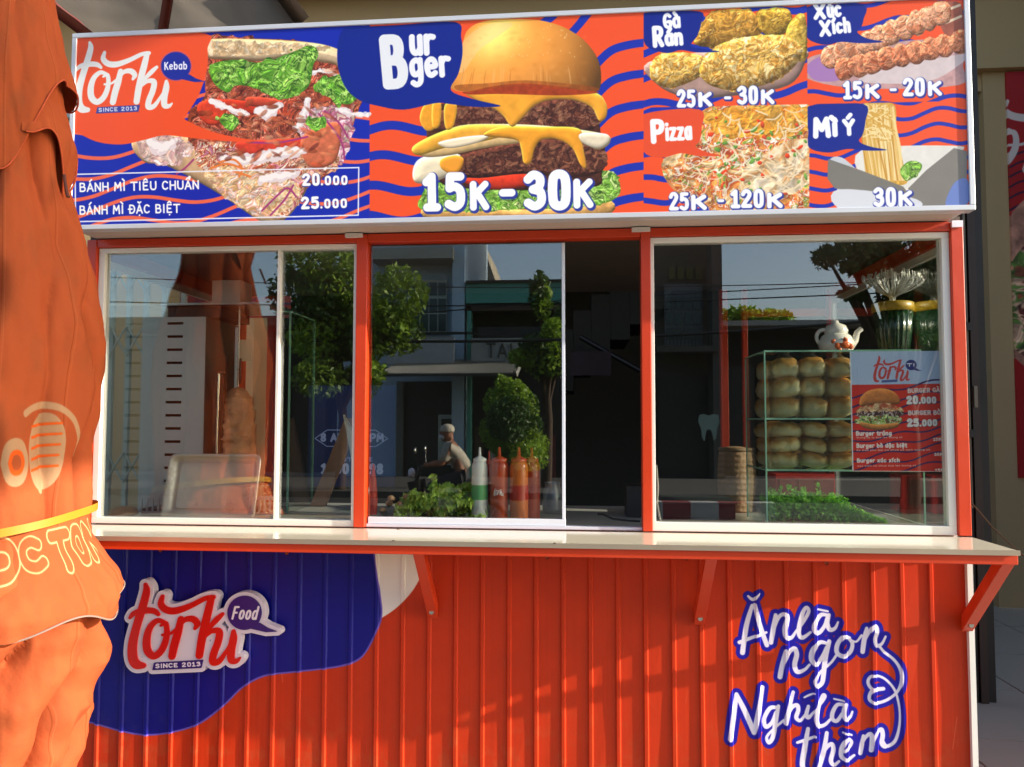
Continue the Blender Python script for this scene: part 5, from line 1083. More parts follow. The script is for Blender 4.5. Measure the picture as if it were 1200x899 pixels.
# small things on the worktop glimpsed through the glass
ub = at(636, 596, .34); tag(obj('enamel_jug', MB().lathe([(.001, 0), (.03, 0), (.034, .02), (.03, .07), (.024, .09), (.027, .1)], 18, (ub[0]+.03, .38, 1.0)), mat('jug_grey', '7c8088', .3, metal=.4)), 'small grey metal jug behind the rightmost sauce bottle', 'jug')
nk = at(668, 600, .2); 
red_b = at(935, 566, .48); rbx = MB(); rbx.box(red_b[0]-.07, red_b[0]+.12, .48, .60, 1.0, at(935, 556, .48)[2]); rb_o = thing('red_crate', 'red plastic crate under the lower bun shelf, behind the herbs', 'crate', (red_b[0], .54, .998)); obj('crate_body', rbx, mat('crate_red', 'a82420', .4), rb_o)
for i in range(3): obj('crate_slot', MB().box(red_b[0]-.06+i*.062, red_b[0]-.01+i*.062, .476, .4798, 1.03, at(935, 561, .48)[2]), mat('crate_dark_red', '6c1614', .5), rb_o)
# ================================================================= closed orange umbrella at the left
UY = -.50; UROT = .61; UA = at(2, 400, UY)[0]; PXM = at(102, 400, UY)[0]-at(2, 400, UY)[0]; PXM *= .0094   # metres per photo pixel at the umbrella
def uz(py): return at(60, py, UY)[2]
AS = 346.
ucv = Cv(1384, 1300, 'a5502e', lambda x, y: (x*2, y*1.25+100)); ucv.a *= (1+.12*(vnoise(1300, 1384, 120, 3, 4)-.5))[..., None]
GREY = 'b08a68'
def ring(cx, cy, rx, ry, wd, a0, a1, n=20): brush(ucv, [[(AS+cx+rx*math.cos(t), cy+ry*math.sin(t), wd) for t in np.linspace(a0, a1, n)]], GREY, scale=1.6)
for k in range(9):
    xk_ = 20+k*82; brush(ucv, [[(xk_+5*math.sin(y_*.01+k), y_, .35) for y_ in range(-80, 960, 40)]], '7a3416', scale=2, alpha=.8); brush(ucv, [[(xk_+3+5*math.sin(y_*.01+k), y_, .25) for y_ in range(-80, 960, 40)]], 'c87a50', scale=2, alpha=.5)
dm_ = np.clip((vnoise(1300, 1384, 46, 31, 5)-.55)*4, 0, 1)[..., None]*.25; ucv.a = ucv.a*(1-dm_)+C('7c4a30')*dm_
ring(62, 538, 44, 50, 3.2, -2.2, .1); ring(64, 540, 20, 40, 3, 0, 6.28)
fill(ucv, [(AS+64+20*math.cos(t), 540+38*math.sin(t)+(8 if math.sin(t) > .9 else 0)) for t in np.linspace(0, 6.1, 18)], GREY)
for yy in (512, 524, 536, 548, 560): brush(ucv, [[(AS+46, yy, 1.2), (AS+64, yy-3, 1.2), (AS+80, yy-4, 1)]], 'd65a22', scale=1.6)
text(ucv, 'O', AS+14, 572, AS+44, 570, 42, GREY, .6); text(ucv, 'O', AS+19, 563, AS+39, 562, 24, 'd65a22', .4)
def letter_out(s_, x0, y0, x1, y1, h): text(ucv, s_, AS+x0, y0, AS+x1, y1, h, 'd8a474', .8); text(ucv, s_, AS+x0, y0, AS+x1, y1, h, 'a5502e', .6)
letter_out('D', 4, 671, 36, 668, 34); letter_out('C', 34, 665, 60, 662, 28); letter_out('TON', 66, 668, 150, 664, 36)
um_m = print_mat('umbrella_cloth', ucv.a, .9, spec=.06, trans=.03, bump=.5, bscale=16)
um_in = mat('umbrella_inside', 'b83a14', .7, var=.12, trans=.3)
um = thing('closed_umbrella', 'large folded orange patio umbrella tied with a yellow strap at the left', 'umbrella', (UA, UY, 0))
def prof_at(tab, py):
    for (a0, r0), (a1, r1) in zip(tab[:-1], tab[1:]):
        if a0 <= py <= a1: t = (py-a0)/(a1-a0); t = t*t*(3-2*t)*.5+t*.5; return r0+(r1-r0)*t
    return tab[0][1] if py < tab[0][0] else tab[-1][1]
def ang_fold(ph, n, seed, sharp=1.6):
    """sharp inward pleats between rounded outward lobes"""
    q = n*ph/(2*math.pi)+.35*noise.noise(Vector((math.cos(ph)*1.3, math.sin(ph)*1.3, seed))); f = q-math.floor(q); return 1-abs(math.sin(math.pi*f))**(1/sharp)
def drape(tab, y0, y1, nfold, depth, seed, ny=90, nph=260, twist=0, sharp=1.6, hem=None, asym=0, puff=None, ph0=-math.pi, ph1=math.pi):
    rows = []; mb = MB()
    for j in range(ny+1):
        row = []
        for i in range(nph+1):
            ph = ph0+(ph1-ph0)*i/nph; hy = hem(ph) if hem else y1; py = y0+(hy-y0)*j/ny; t = (py-y0)/(y1-y0)
            Rr = prof_at(tab, py)*PXM; z = uz(py)
            f = ang_fold(ph+twist*t+.25*noise.noise(Vector((py*.012, ph, seed))), nfold, seed, sharp); k = 1-depth*f*(.5+.5*min(1, t*3+.3))*(.55+1.1*abs(noise.noise(Vector((math.cos(ph)*2+seed, math.sin(ph)*2, t*1.5)))))
            k *= 1+.035*noise.noise(Vector((math.cos(ph)*4, math.sin(ph)*4, py*.02+seed)))+.015*noise.noise(Vector((math.cos(ph)*11, math.sin(ph)*11, py*.06+seed)))
            if puff: k *= puff(ph, t)
            row.append((UA+Rr*k*math.sin(ph+UROT), UY-Rr*k*math.cos(ph+UROT), z))
        rows.append(row)
    quadstrip(mb, rows); return mb
zp0 = at(60, 0, UY)[2]; zp9 = at(60, 900, UY)[2]
def uuv(x, y, z):
    ph = math.atan2(x-UA, -(y-UY))-UROT; ph = (ph+math.pi) % (2*math.pi)-math.pi; a_ = 110*ph; py = (zp0-z)/(zp0-zp9)*900; return ((AS+a_)/692, 1-(py*1.25+100)/1300)
main_tab = [(-150, 24), (0, 40), (60, 50), (120, 54), (200, 60), (280, 82), (330, 95), (380, 104), (430, 107), (480, 104), (540, 98), (600, 97), (622, 95)]
o = obj('canopy', drape(main_tab, -130, 624, 9, .26, 2.3, twist=.25, sharp=1.7, puff=lambda ph, t: 1+(1-t**8)*(.03*noise.noise(Vector((math.cos(ph)*3, math.sin(ph)*3, t*5)))+.03*(1-2*abs(noise.noise(Vector((ph*2.2+t*2.5, t*4.5, 3))))))), um_m, um, uv=uuv)
vent_tab = [(-150, 22), (0, 43), (40, 53), (98, 69), (140, 72), (215, 66)]
def vhem(ph): # hem dips towards the viewer, rises at the right side
    return 100+118*max(0, math.cos(ph+.1))**1.3*(.5+.5*math.cos(3*(ph+.1)))+8*math.sin(4*ph)
vt = obj('vent_flap', drape(vent_tab, -130, 215, 6, .12, 5.1, ny=40, hem=vhem, twist=-.2), um_m, um, uv=uuv)
flap_tab = [(60, 46), (110, 54), (140, 64), (165, 71), (200, 69), (232, 64)]
def fhem(ph): return 150+85*math.exp(-((ph-1.15)/.35)**2)+20*math.sin(5*ph)
obj('lower_flap', drape(flap_tab, 60, 232, 5, .10, 8.4, ny=30, hem=fhem, ph0=.25, ph1=2.4), [um_m], um, uv=uuv)
low_tab = [(610, 90), (640, 100), (680, 116), (710, 122), (750, 123), (800, 118), (840, 108), (880, 96), (940, 82), (1150, 60), (1400, 45)]
obj('canopy', drape(low_tab, 612, 1400, 8, .44, 11.7, ny=150, nph=260, twist=3.2, sharp=2.6, puff=lambda ph, t: .97+min(1, t*14)*(.16*noise.noise(Vector((math.cos(ph)*2.2+3, math.sin(ph)*2.2, t*7)))+.10*(.45-2*abs(noise.noise(Vector((ph*1.3-t*9, ph*.5+t*12, 5))))))), um_m, um, uv=uuv, label='bunched lower part of the orange canopy below the strap')
val_tab = [(606, 96), (630, 104), (660, 118), (690, 136), (705, 142), (730, 140)]
def lhem(ph): return 712+16*math.cos(1.4*(ph-.1))-10*math.sin(3.2*ph+.4)+7*math.sin(7*ph)
vm = drape(val_tab, 607, 712, 4, .13, 14.2, ny=26, hem=lhem)
obj('valance', vm, um_m, um, uv=uuv, label='flared orange valance with pale outlined letters and a white hem')
hp_ = [(UA+prof_at(val_tab, lhem(ph))*PXM*1.012*(1-.13*ang_fold(ph+.25*noise.noise(Vector((lhem(ph)*.012, ph, 14.2))), 4, 14.2))*math.sin(ph+UROT), UY-prof_at(val_tab, lhem(ph))*PXM*1.012*(1-.13*ang_fold(ph+.25*noise.noise(Vector((lhem(ph)*.012, ph, 14.2))), 4, 14.2))*math.cos(ph+UROT), uz(lhem(ph))) for ph in np.linspace(-1.8, 2.4, 120)]
obj('hem_tape', MB().tube(hp_, .0022, 5), mat('hem_tape', '8a7468', .8), um)
for nm, tab, hem, seed, nf, dp, p0, p1 in (('hem_tape', vent_tab, vhem, 5.1, 6, .12, -1.6, 2.4), ('hem_tape', flap_tab, fhem, 8.4, 5, .10, .3, 2.3)):
    Q = []
    for ph in np.linspace(p0, p1, 90):
        y_ = hem(ph); t = 1; f = ang_fold(ph+(-.2*(y_+130)/345 if nm and tab is vent_tab else 0)+.25*noise.noise(Vector((y_*.012, ph, seed))), nf, seed); Rr = prof_at(tab, y_)*PXM*(1-dp*f)*1.01; Q.append((UA+Rr*math.sin(ph+UROT), UY-Rr*math.cos(ph+UROT), uz(y_)))
    obj(nm, MB().tube(Q, .0022, 5), mat('umbrella_hem', 'b84a1c', .7), um)
sp_ = MB(); rows = []
for j in range(5):
    row = []
    for i in range(121):
        ph = -math.pi+2*math.pi*i/120; py = 612+j*2.3-6+18*(-math.sin(ph-.05))*.9; Rr = (prof_at(main_tab, 612)+7)*PXM*(1+.02*math.sin(ph*5)); row.append((UA+Rr*math.sin(ph+UROT), UY-Rr*math.cos(ph+UROT), uz(py+4)))
    rows.append(row)
obj('tie_strap', quadstrip(sp_, rows), mat('yellow_strap', 'b07c1a', .5, var=.1), um)
obj('pole', MB().tube([(UA, UY, .0), (UA, UY, 2.9)], .019, 12), mat('pole_grey', '8a8a88', .4, metal=.6), um)
obj('base_plate', MB().box(UA-.25, UA+.25, UY-.25, UY+.25, 0.0, .05), mat('concrete_base', '7c7a76', .8), um)
tip = MB().tube([at(75, 205, UY-.02), at(78, 225, UY-.03), at(80, 231, UY-.03)], .004, 6); obj('rib_tip', tip, mat('rib_dark', '5a2a1a', .6), um)

# ================================================================= ground, house behind, porch roof
grd = mat('pavement', '9a958a', .8, var=.15, scale=3, bump=.2, bscale=50)
def plane(name, x0, x1, y0, y1, z, m, label=None):
    o = obj(name, MB().add([(x0, y0, z), (x1, y0, z), (x1, y1, z), (x0, y1, z)], [(0, 1, 2, 3)]), m); o['kind'] = 'structure'; return o
plane('ground', -300, 300, -300, 300, -.345, mat('far_ground', '86827a', .9))
plane('road', -120, 120, -13.5, -4.2, -.33, mat('asphalt', '2a2928', .85, var=.2, scale=8, bump=.3, bscale=120))
pv = obj('pavement', MB().box(-40, 40, -4.1, 8.19, -.35, -.012), grd); pv['kind'] = 'structure'
kb = obj('kerb', MB().box(-40, 40, -4.19, -4.105, -.35, -.004), mat('kerb_concrete', '8a8780', .8)); kb['kind'] = 'structure'
pv2 = obj('pavement', MB().box(-60, 60, -17.9, -13.6, -.35, -.2), mat('dark_pavement', '403e3a', .9, var=.2, scale=2)); pv2['kind'] = 'structure'
fl_ = obj('floor', MB().box(-4.5, 5.2, 1.15, 8.15, -.011, -.009), mat('grout', '1e1c1a', .9)); fl_['kind'] = 'structure'
tile_m = [mat('floor_tile_'+c, h, .4, var=.05, scale=3, spec=.3) for c, h in (('a', 'aaa294'), ('b', 'b2a99c'), ('c', 'a29a90'))]
tb = MB().box(-.295, .295, -.295, .295, -.008, 0); src_t = None; k = 0
for i in range(6):
    for j in range(8):
        x = 2.62+.6*i+.02; y = -.3+.6*j
        o = obj('tile', tb, tile_m[(i*3+j*2) % 3]) if src_t is None else src_t.copy()
        if src_t is None: src_t = o
        else: SC.objects.link(o)
        o.parent = fl_; o.location = (x, y, random.uniform(-.0006, .0006))
wallm = mat('house_plaster', 'b89c70', .85, var=.1, scale=1.2, bump=.15, bscale=30)
HY = 3.5
def beamz(py, x=1165): return at(x, py, HY)[2]
colL, colR = at(1158, 300, HY)[0], at(1184, 300, HY)[0]; zo = beamz(105); zb2 = beamz(84)
hw = obj('house_wall', MB().box(colL, 6.5, HY, HY+.3, 0, zb2).box(-5, 6.5, HY-.06, HY+.3, zb2+.001, 5.2).box(-5, -1.1, HY, HY+.3, 0, zb2), wallm); hw['kind'] = 'structure'
hl = obj('lintel', MB().box(-1.1, colL, HY+.02, HY+.28, zo, zb2), wallm); hl['kind'] = 'structure'
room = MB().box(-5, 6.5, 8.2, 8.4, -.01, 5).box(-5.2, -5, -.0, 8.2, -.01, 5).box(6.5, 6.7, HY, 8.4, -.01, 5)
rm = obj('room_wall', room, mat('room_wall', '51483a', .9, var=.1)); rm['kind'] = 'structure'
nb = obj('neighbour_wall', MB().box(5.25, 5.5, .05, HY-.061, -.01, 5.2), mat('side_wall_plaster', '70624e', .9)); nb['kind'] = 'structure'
slab = obj('porch_slab', MB().box(-5.2, 6.7, 3.1, 8.4, 4.62, 4.85), mat('slab_beige', 'b0a088', .85, var=.08)); slab['kind'] = 'structure'
# dark folding door edge and pole just right of the stall
dgx0, dgx1 = at(1128, 400, 1.6)[0], at(1139, 400, 1.6)[0]
sd = thing('folding_door', 'dark brown folding metal door stacked open to the right of the stall', 'door', ((dgx0+dgx1)/2, 1.6, 0))
dm = mat('door_brown', '2c1a14', .5, var=.2); pxw = (at(1160, 400, 1.6)[0]-at(1130, 400, 1.6)[0])/30
x0 = at(1126, 400, 1.6)[0]
for i, (a_, b_, yy) in enumerate(((0, 6, 0), (7, 12, .02), (13, 22, .01), (23, 33, .03))): obj('door_leaf', MB().box(x0+a_*pxw, x0+b_*pxw, 1.6+yy, 1.63+yy, .0, 3.4), [dm, mat('door_dark', '181210', .5)][i % 2], sd)
xp_ = x0+5.5*pxw; obj('bolt_rod', MB().tube([(xp_, 1.585, .9), (xp_, 1.585, 2.9)], .006, 8), mat('rod_pale', '6e665a', .4, metal=.5), sd)
for py in (383, 508): z = at(1133, py, 1.585)[2]; obj('rod_clip', MB().box(xp_-.025, xp_+.02, 1.57, 1.5985, z-.018, z+.018), mat('door_dark'), sd)
z = at(1140, 465, 1.585)[2]; obj('door_handle', MB().box(xp_+.02, xp_+.035, 1.575, 1.5985, z-.05, z+.05), mat('rod_pale'), sd)
wp_ = [at(1139, 590, 1.2), at(1165, 620, 1.2), at(1200, 652, 1.2)]; tag(obj('loose_wire', MB().tube([tuple(p) for p in wp_], .0035, 6), mat('wire_brown', '6a5538', .6)), 'thin slack wire running down right of the stall', 'wire')
# far right red poster on the house wall
bx0 = at(1186, 300, HY-.02)[0]; bz1 = at(1192, 84, HY-.02)[2]; bz0 = at(1192, 560, HY-.02)[2]
def bfn(px, py): p = at(px, py, HY-.02); return ((p[0]-bx0)*300, (bz1-p[2])*300)
bcv = Cv(450, int((bz1-bz0)*300), 'a8161a', bfn)
for y_ in (185, 196, 207, 219, 232, 246): brush(bcv, [[(1184+i*6, y_-3*math.sin(i*.7)-i*1.6, 1.1) for i in range(30)]], '2a1238')
fill(bcv, [(1186, 248), (1290, 235), (1290, 420), (1190, 420)], 'b8806a', ns=.4, cell=20); scatter(bcv, [(1190, 300), (1290, 280), (1290, 410), (1190, 412)], 10, ['8a4a32', '5a7a34', 'c8a080', '703028'], 14, 3)
sk_ = [[(1190+(x-330)*.34, 118+(y-230)*.19, r*.2) for x, y, r in s] for s in LOGO]; brush(bcv, sk_, 'd8c8c0')
pb_ = obj('wall_banner', MB().box(bx0, bx0+1.5, HY-.022, HY-.002, bz0, bz1), print_mat('banner_print', bcv.a, .5), uv=lambda x, y, z: ((x-bx0)/1.5, (z-bz0)/(bz1-bz0))); tag(pb_, 'dark red wall banner with wavy lines at the far right edge', 'banner')
# red frame things beyond and dark menu boards inside the house, seen through the left window
rb0, rb1 = at(212, 292, 1.9), at(340, 372, 1.9)
rcv = Cv(500, 320, '7a1614'); 
for y_ in range(-40, 340, 34): brush(rcv, [[(i*30, y_+9*math.sin(i*.8)-i*4, 3.2) for i in range(19)]], '2c1040')
text(rcv, '25.000', 150, 110, 300, 130, 40, 'd8b0a8', .7); text(rcv, '20', 40, 95, 110, 105, 50, 'c89a90', .7); fill(rcv, [(330, 60), (420, 50), (450, 130), (400, 190), (330, 170)], 'c8782c', ns=.3, cell=18, dome=50)
ib = obj('hanging_banner', MB().box(rb0[0], rb1[0], 1.9, 1.91, rb1[2], rb0[2]+.12), print_mat('inner_banner', rcv.a, .5), uv=lambda x, y, z: ((x-rb0[0])/(rb1[0]-rb0[0]), (z-rb1[2])/(rb0[2]+.12-rb1[2]))); tag(ib, 'dark red price banner hanging behind the kebab grill', 'banner')
nb0, nb1 = at(362, 452, 1.7), at(462, 571, 1.7)
ncv = Cv(500, 600, '16204e'); text(ncv, '8 AM - 9 PM', 70, 330, 440, 330, 42, 'aab2d4', .8)
brush(ncv, [[(40, 315, 3), (110, 265, 3), (390, 265, 3), (460, 315, 3), (390, 362, 3), (110, 362, 3), (40, 315, 3)]], '9aa4cc', sm=False); text(ncv, 'HOTLINE', 160, 448, 380, 448, 20, '8a94c0', .7); text(ncv, '1900 6498', 80, 520, 440, 520, 52, 'b8c0dc', .9)
nbn = obj('navy_banner', MB().box(nb0[0], nb1[0], 1.7, 1.712, nb1[2], nb0[2]), print_mat('navy_print', ncv.a, .6), uv=lambda x, y, z: ((x-nb0[0])/(nb1[0]-nb0[0]), (z-nb1[2])/(nb0[2]-nb1[2]))); tag(nbn, 'navy banner with opening hours and a phone number behind the left red post', 'banner')
# stairs in the dark room
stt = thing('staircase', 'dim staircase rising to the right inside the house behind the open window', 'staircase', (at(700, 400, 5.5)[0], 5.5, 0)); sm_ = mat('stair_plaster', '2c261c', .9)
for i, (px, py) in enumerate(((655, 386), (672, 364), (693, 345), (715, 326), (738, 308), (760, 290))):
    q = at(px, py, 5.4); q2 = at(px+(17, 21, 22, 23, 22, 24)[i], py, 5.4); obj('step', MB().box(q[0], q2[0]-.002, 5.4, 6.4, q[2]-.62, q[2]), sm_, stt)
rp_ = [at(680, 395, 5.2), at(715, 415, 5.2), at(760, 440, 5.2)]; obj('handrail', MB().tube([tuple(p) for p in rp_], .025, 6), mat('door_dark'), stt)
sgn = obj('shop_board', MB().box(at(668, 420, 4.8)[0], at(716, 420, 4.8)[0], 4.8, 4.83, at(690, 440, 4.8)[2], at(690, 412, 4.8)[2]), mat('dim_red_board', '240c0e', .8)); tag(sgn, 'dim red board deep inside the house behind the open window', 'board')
# lattice gate behind the left window
gm_ = mat('gate_paint', '9aa8a2', .5, var=.08, metal=.2); GY = 1.25
gt = thing('folding_gate', 'pale grey folding lattice gate behind the left end of the stall', 'gate', (at(150, 500, GY)[0], GY, 0)); xs_ = [at(px, 450, GY)[0] for px in (62, 84, 104, 128, 148, 168, 190, 212)]
for x in xs_: obj('gate_channel', MB().box(x-.011, x+.011, GY, GY+.02, .03, 2.75), gm_, gt)
for zc_ in (at(150, 325, GY)[2], at(150, 548, GY)[2], at(150, 400, GY)[2]-.0, .45):
    for xa, xb_ in zip(xs_[:-1], xs_[1:]):
        for s in (-1, 1): obj('lattice_bar', MB().tube([(xa, GY-.006-.004*s, zc_-.07*s), ((xa+xb_)/2, GY-.008-.004*s, zc_), (xb_, GY-.006-.004*s, zc_+.07*s)], .0052, 5), gm_, gt)
obj('gate_rail', MB().box(xs_[0]-.02, xs_[-1]+.02, GY-.005, GY+.03, 2.76, 2.8), gm_, gt)
# tarpaulin awning with red struts
TZ = 3.25; ta, tb_, tc, td = atz(48, -12, TZ), atz(116, 44, TZ-.1), atz(352, 30, TZ-.1), atz(312, -25, TZ)
aw = thing('tarpaulin_awning', 'grey stained tarpaulin stretched over red struts above the sign', 'awning', tuple(ta)); rows = []
for j in range(9):
    row = []
    for i in range(25):
        u, v = i/24, j/8; a_ = Vector(ta)*(1-u)+Vector(td)*u; b_ = Vector(tb_)*(1-u)+Vector(tc)*u; q = a_*(1-v)+b_*v; row.append((q.x, q.y, q.z-.02*math.sin(math.pi*((u*2) % 1))+.012*noise.noise(Vector((u*9, v*4, 1)))))
    rows.append(row)
obj('tarpaulin', quadstrip(MB(), rows), mat('tarp', '8c8274', .7, var=.3, scale=2.5, stretch=(3, 1, 1), trans=.45), aw); rs_ = mat('strut_red', '6a2418', .6)
def beam(p, q, w_): return MB().tube([tuple(p), tuple(q)], w_, 4)
up_ = Vector((0, 0, .03))
obj('strut', beam(Vector(ta)-Vector((.05, 0, 0)), Vector(tb_)-Vector((.03, 0, 0)), .035), rs_, aw)
obj('strut', beam(atz(198, -8, TZ-.03), atz(190, 42, TZ-.12), .022), rs_, aw); obj('strut', beam(Vector(td)+up_, Vector(tc)+up_, .05), mat('strut_dark', '3a2c20', .7), aw)

# added unseen board on the right, shaped to keep sun off the umbrella top
nsb = thing('added_sun_blocker_board', 'unseen board added on the right to block the low sun', 'sign', (7.2, -.2, 3.78))
obj('board', MB().box(7.15, 7.27, -3.2, -1.30, 3.80, 5.9), mat('board_cream', 'b8a888', .7), nsb); obj('board_bracket', MB().box(7.18, 7.24, -1.299, 3.4, 5.0, 5.08), mat('strut_dark'), nsb)
# ================================================================= the far side of the street, seen as reflections
def M(px, py, Yv): p = at(px, py, Yv); return Vector((p[0], -Yv, p[2]))
def wbox(mb, px0, px1, py0, py1, Yv, dep=.2, back=None):
    a, b = M(px0, py1, Yv), M(px1, py0, Yv); cx = M((px0+px1)/2, (py0+py1)/2, Yv)
    z0, z1 = M((px0+px1)/2, py1, Yv).z, M((px0+px1)/2, py0, Yv).z; return mb.box(a.x, b.x, -Yv-dep, -Yv, z0, z1)
def bld(name, label, px, Yv): p = M(px, 500, Yv); return thing(name, label, 'building', (p.x, -Yv, -.2))
SY = 19.
darkm = mat('shopfront_dark', '1c1a18', .5); paneg = mat('far_pane', '24454a', .15, var=.3, scale=1); wf = mat('far_white', 'b8beb6', .6)
pale = mat('pale_blue_wall', 'a6bccc', .85, var=.1, scale=.6); teal = mat('teal_wall', '54a092', .85, var=.12, scale=.7); grey = mat('aged_concrete', '948c7a', .9, var=.35, scale=.9)
# pale blue house
b = bld('town_house', 'pale blue town house with a gridded window and corrugated awning across the street', 480, SY)
w_ = MB(); wbox(w_, 392, 543, 200, 700, SY+.6, 6); obj('wall', w_, pale, b)
obj('ledge', wbox(MB(), 432, 530, 290, 303, SY-.4, 1.3), mat('ledge_grey', '98a09a', .8), b); obj('pilaster', wbox(MB(), 528, 545, 200, 700, SY, .7), mat('pilaster_blue', 'a8c4d8', .8), b)
wn = obj('window', wbox(MB(), 470, 524, 328, 392, SY+.5, .1), wf, b)
for r_, (ya, yb2) in enumerate(((331, 346), (350, 366), (368, 388))):
    for c in range(5): xa = 472+c*10.4; obj('pane', wbox(MB(), xa, xa+8.6, ya, yb2, SY+.47, .04), paneg, wn)
wn2 = obj('window', wbox(MB(), 440, 466, 328, 392, SY+.5, .1), wf, b)
for c in range(2): obj('pane', wbox(MB(), 442+c*12, 452+c*12, 331, 388, SY+.47, .04), paneg, wn2)
obj('balcony_wall', wbox(MB(), 452, 532, 395, 427, SY-.6, .15), mat('balcony_white', 'a8b0b4', .8), b); obj('balcony_rail', wbox(MB(), 450, 600, 389, 392, SY-.7, .06), mat('rail_black', '15171a', .4), b)
awn = MB(); a0, a1 = M(445, 437, SY-2.2), M(606, 443, SY-2.2); n_ = 60
for i in range(n_): x = a0.x+(a1.x-a0.x)*i/n_; dx = (a1.x-a0.x)/n_; z0 = a0.z; awn.add([(x, a0.y, z0-.12), (x+dx*.5, a0.y, z0+.0), (x+dx, a0.y, z0-.12), (x, a0.y-2.3, z0+.45), (x+dx*.5, a0.y-2.3, z0+.57), (x+dx, a0.y-2.3, z0+.45)], [(0, 1, 4, 3), (1, 2, 5, 4)])
obj('corrugated_awning', awn, mat('zinc', '9a9a94', .5, metal=.3), b)
obj('shutter', wbox(MB(), 467, 543, 447, 640, SY+.5, .08), darkm, b); obj('door_post', wbox(MB(), 463, 472, 447, 640, SY+.3, .2), mat('post_grey', '6a6c66', .8), b)
gd = obj('door', wbox(MB(), 513, 536, 486, 545, SY+.3, .05), wf, b); obj('pane', wbox(MB(), 517, 532, 491, 515, SY+.27, .02), darkm, gd)
# teal house
b = bld('teal_house', 'low house with a teal parapet and white sign board across the street', 610, SY)
obj('wall', wbox(MB(), 545.5, 766, 331, 700, SY+1.2, 5), mat('recess_dark', '2e3430', .9), b); obj('parapet', wbox(MB(), 545.5, 766, 330, 354, SY, 1.1), teal, b); obj('parapet_cap', wbox(MB(), 545.5, 766, 327, 330, SY-.1, 1.3), mat('cap_dark', '2a302e', .8), b)
obj('column', wbox(MB(), 546, 552, 358, 640, SY, .3), teal, b); obj('lower_band', wbox(MB(), 546, 766, 357, 363, SY, .5), mat('band_brown', '4a3c34', .8), b)
sb = obj('sign_board', wbox(MB(), 552, 628, 396, 425, SY-.3, .1), mat('board_grey', 'a0a4a0', .7), b)
st_, W_ = glyph_strokes('IAT', .5); tmb = MB(); o0, o1 = M(602, 419, SY-.3), M(568, 419, SY-.3); uu = (o1.x-o0.x)/W_; vv = (M(585, 402, SY-.3).z-M(585, 419, SY-.3).z)/6
for s in st_:
    for (ax, ay, _), (bx_, by_, _) in zip(s[:-1], s[1:]): tmb.tube([(o0.x+ax*uu, o0.y+.02, o0.z+ay*vv), (o0.x+bx_*uu, o0.y+.02, o0.z+by_*vv)], .03, 5)
obj('sign_lettering', tmb, mat('letter_grey', '4a4c4c', .7), b)
obj('balcony_rail', wbox(MB(), 560, 640, 383, 395, SY, .06), mat('rail_black'), b); obj('shutter', wbox(MB(), 553, 766, 440, 640, SY+.9, .1), darkm, b)
for i in range(6): obj('shop_goods', wbox(MB(), 556+i*17, 566+i*17, 500+(i*7) % 12, 560, SY+.4, .3), [mat('goods_brown', '4a3626', .7), mat('goods_white', '9a9a94', .6), mat('goods_red', '6a2a22', .6)][i % 3], b)
# old gable
gb = MB(); P = [M(543, 420, 27), M(543, 276, 27), M(562, 276, 27), M(583, 336, 27), M(583, 420, 27)]; gb.add([tuple(p) for p in P]+[(p.x, p.y-6, p.z) for p in P], [(0, 1, 2, 3, 4), (9, 8, 7, 6, 5)]+[(i, (i+1) % 5, (i+1) % 5+5, i+5) for i in range(5)])
b = bld('old_gable_house', 'weathered concrete gable rising behind the teal house', 560, 27); obj('gable_wall', gb, grey, b)
# tall dark house to the right
b = bld('tall_house', 'tall narrow grey house with a grilled balcony door across the street', 805, SY)
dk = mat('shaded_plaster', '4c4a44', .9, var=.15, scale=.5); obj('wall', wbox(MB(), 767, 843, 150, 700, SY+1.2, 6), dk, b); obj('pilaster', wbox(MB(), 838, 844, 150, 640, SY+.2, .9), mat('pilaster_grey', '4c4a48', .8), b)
for c in range(4): obj('vent', wbox(MB(), 784+c*10.5, 791+c*10.5, 313, 327, SY+1.1, .08), mat('vent_ochre', '5c5a2a', .7), b)
dr_ = obj('balcony_door', wbox(MB(), 779, 823, 333, 405, SY+1.05, .1), mat('door_grey', '6e7276', .6), b)
for c in range(4):
    for r_ in range(3): obj('pane', wbox(MB(), 781+c*10.6, 789+c*10.6, 348+r_*18, 362+r_*18, SY+1.0, .04), paneg, dr_)
for k in range(14): obj('railing_bar', wbox(MB(), 776+k*4.3, 777+k*4.3, 384, 405, SY, .03), mat('rail_black'), b)
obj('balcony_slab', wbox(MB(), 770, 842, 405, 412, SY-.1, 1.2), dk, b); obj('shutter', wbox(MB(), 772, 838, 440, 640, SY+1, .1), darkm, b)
# low row to the right and to the left
b = bld('low_shop_row', 'row of low dark shops with a pale roof edge across the street, right part', 980, 21)
obj('wall', wbox(MB(), 846, 1210, 381, 700, 21.5, 6), mat('shop_dark_wall', '2a2622', .9), b); obj('roof_edge', wbox(MB(), 846, 1215, 374, 380, 20.4, 1), mat('pale_roof', '9a9c98', .6), b)
for i in range(9): obj('shutter', wbox(MB(), 850+i*40, 884+i*40, 430, 640, 21.2, .1), [darkm, mat('shutter_brown', '3a2c24', .7)][i % 2], b)
b = bld('left_shop_row', 'low shops under a thin roof edge across the street, left part', 230, 21)
obj('wall', wbox(MB(), -120, 390, 384, 700, 21.5, 6), mat('shop_dark_wall'), b); obj('roof_edge', wbox(MB(), -120, 391, 372, 383, 20.4, 1), mat('green_roof_edge', '3c4a3c', .7), b)
for i in range(10): obj('shutter', wbox(MB(), -110+i*50, -68+i*50, 440, 640, 21.2, .1), [darkm, mat('shutter_brown')][i % 2], b)
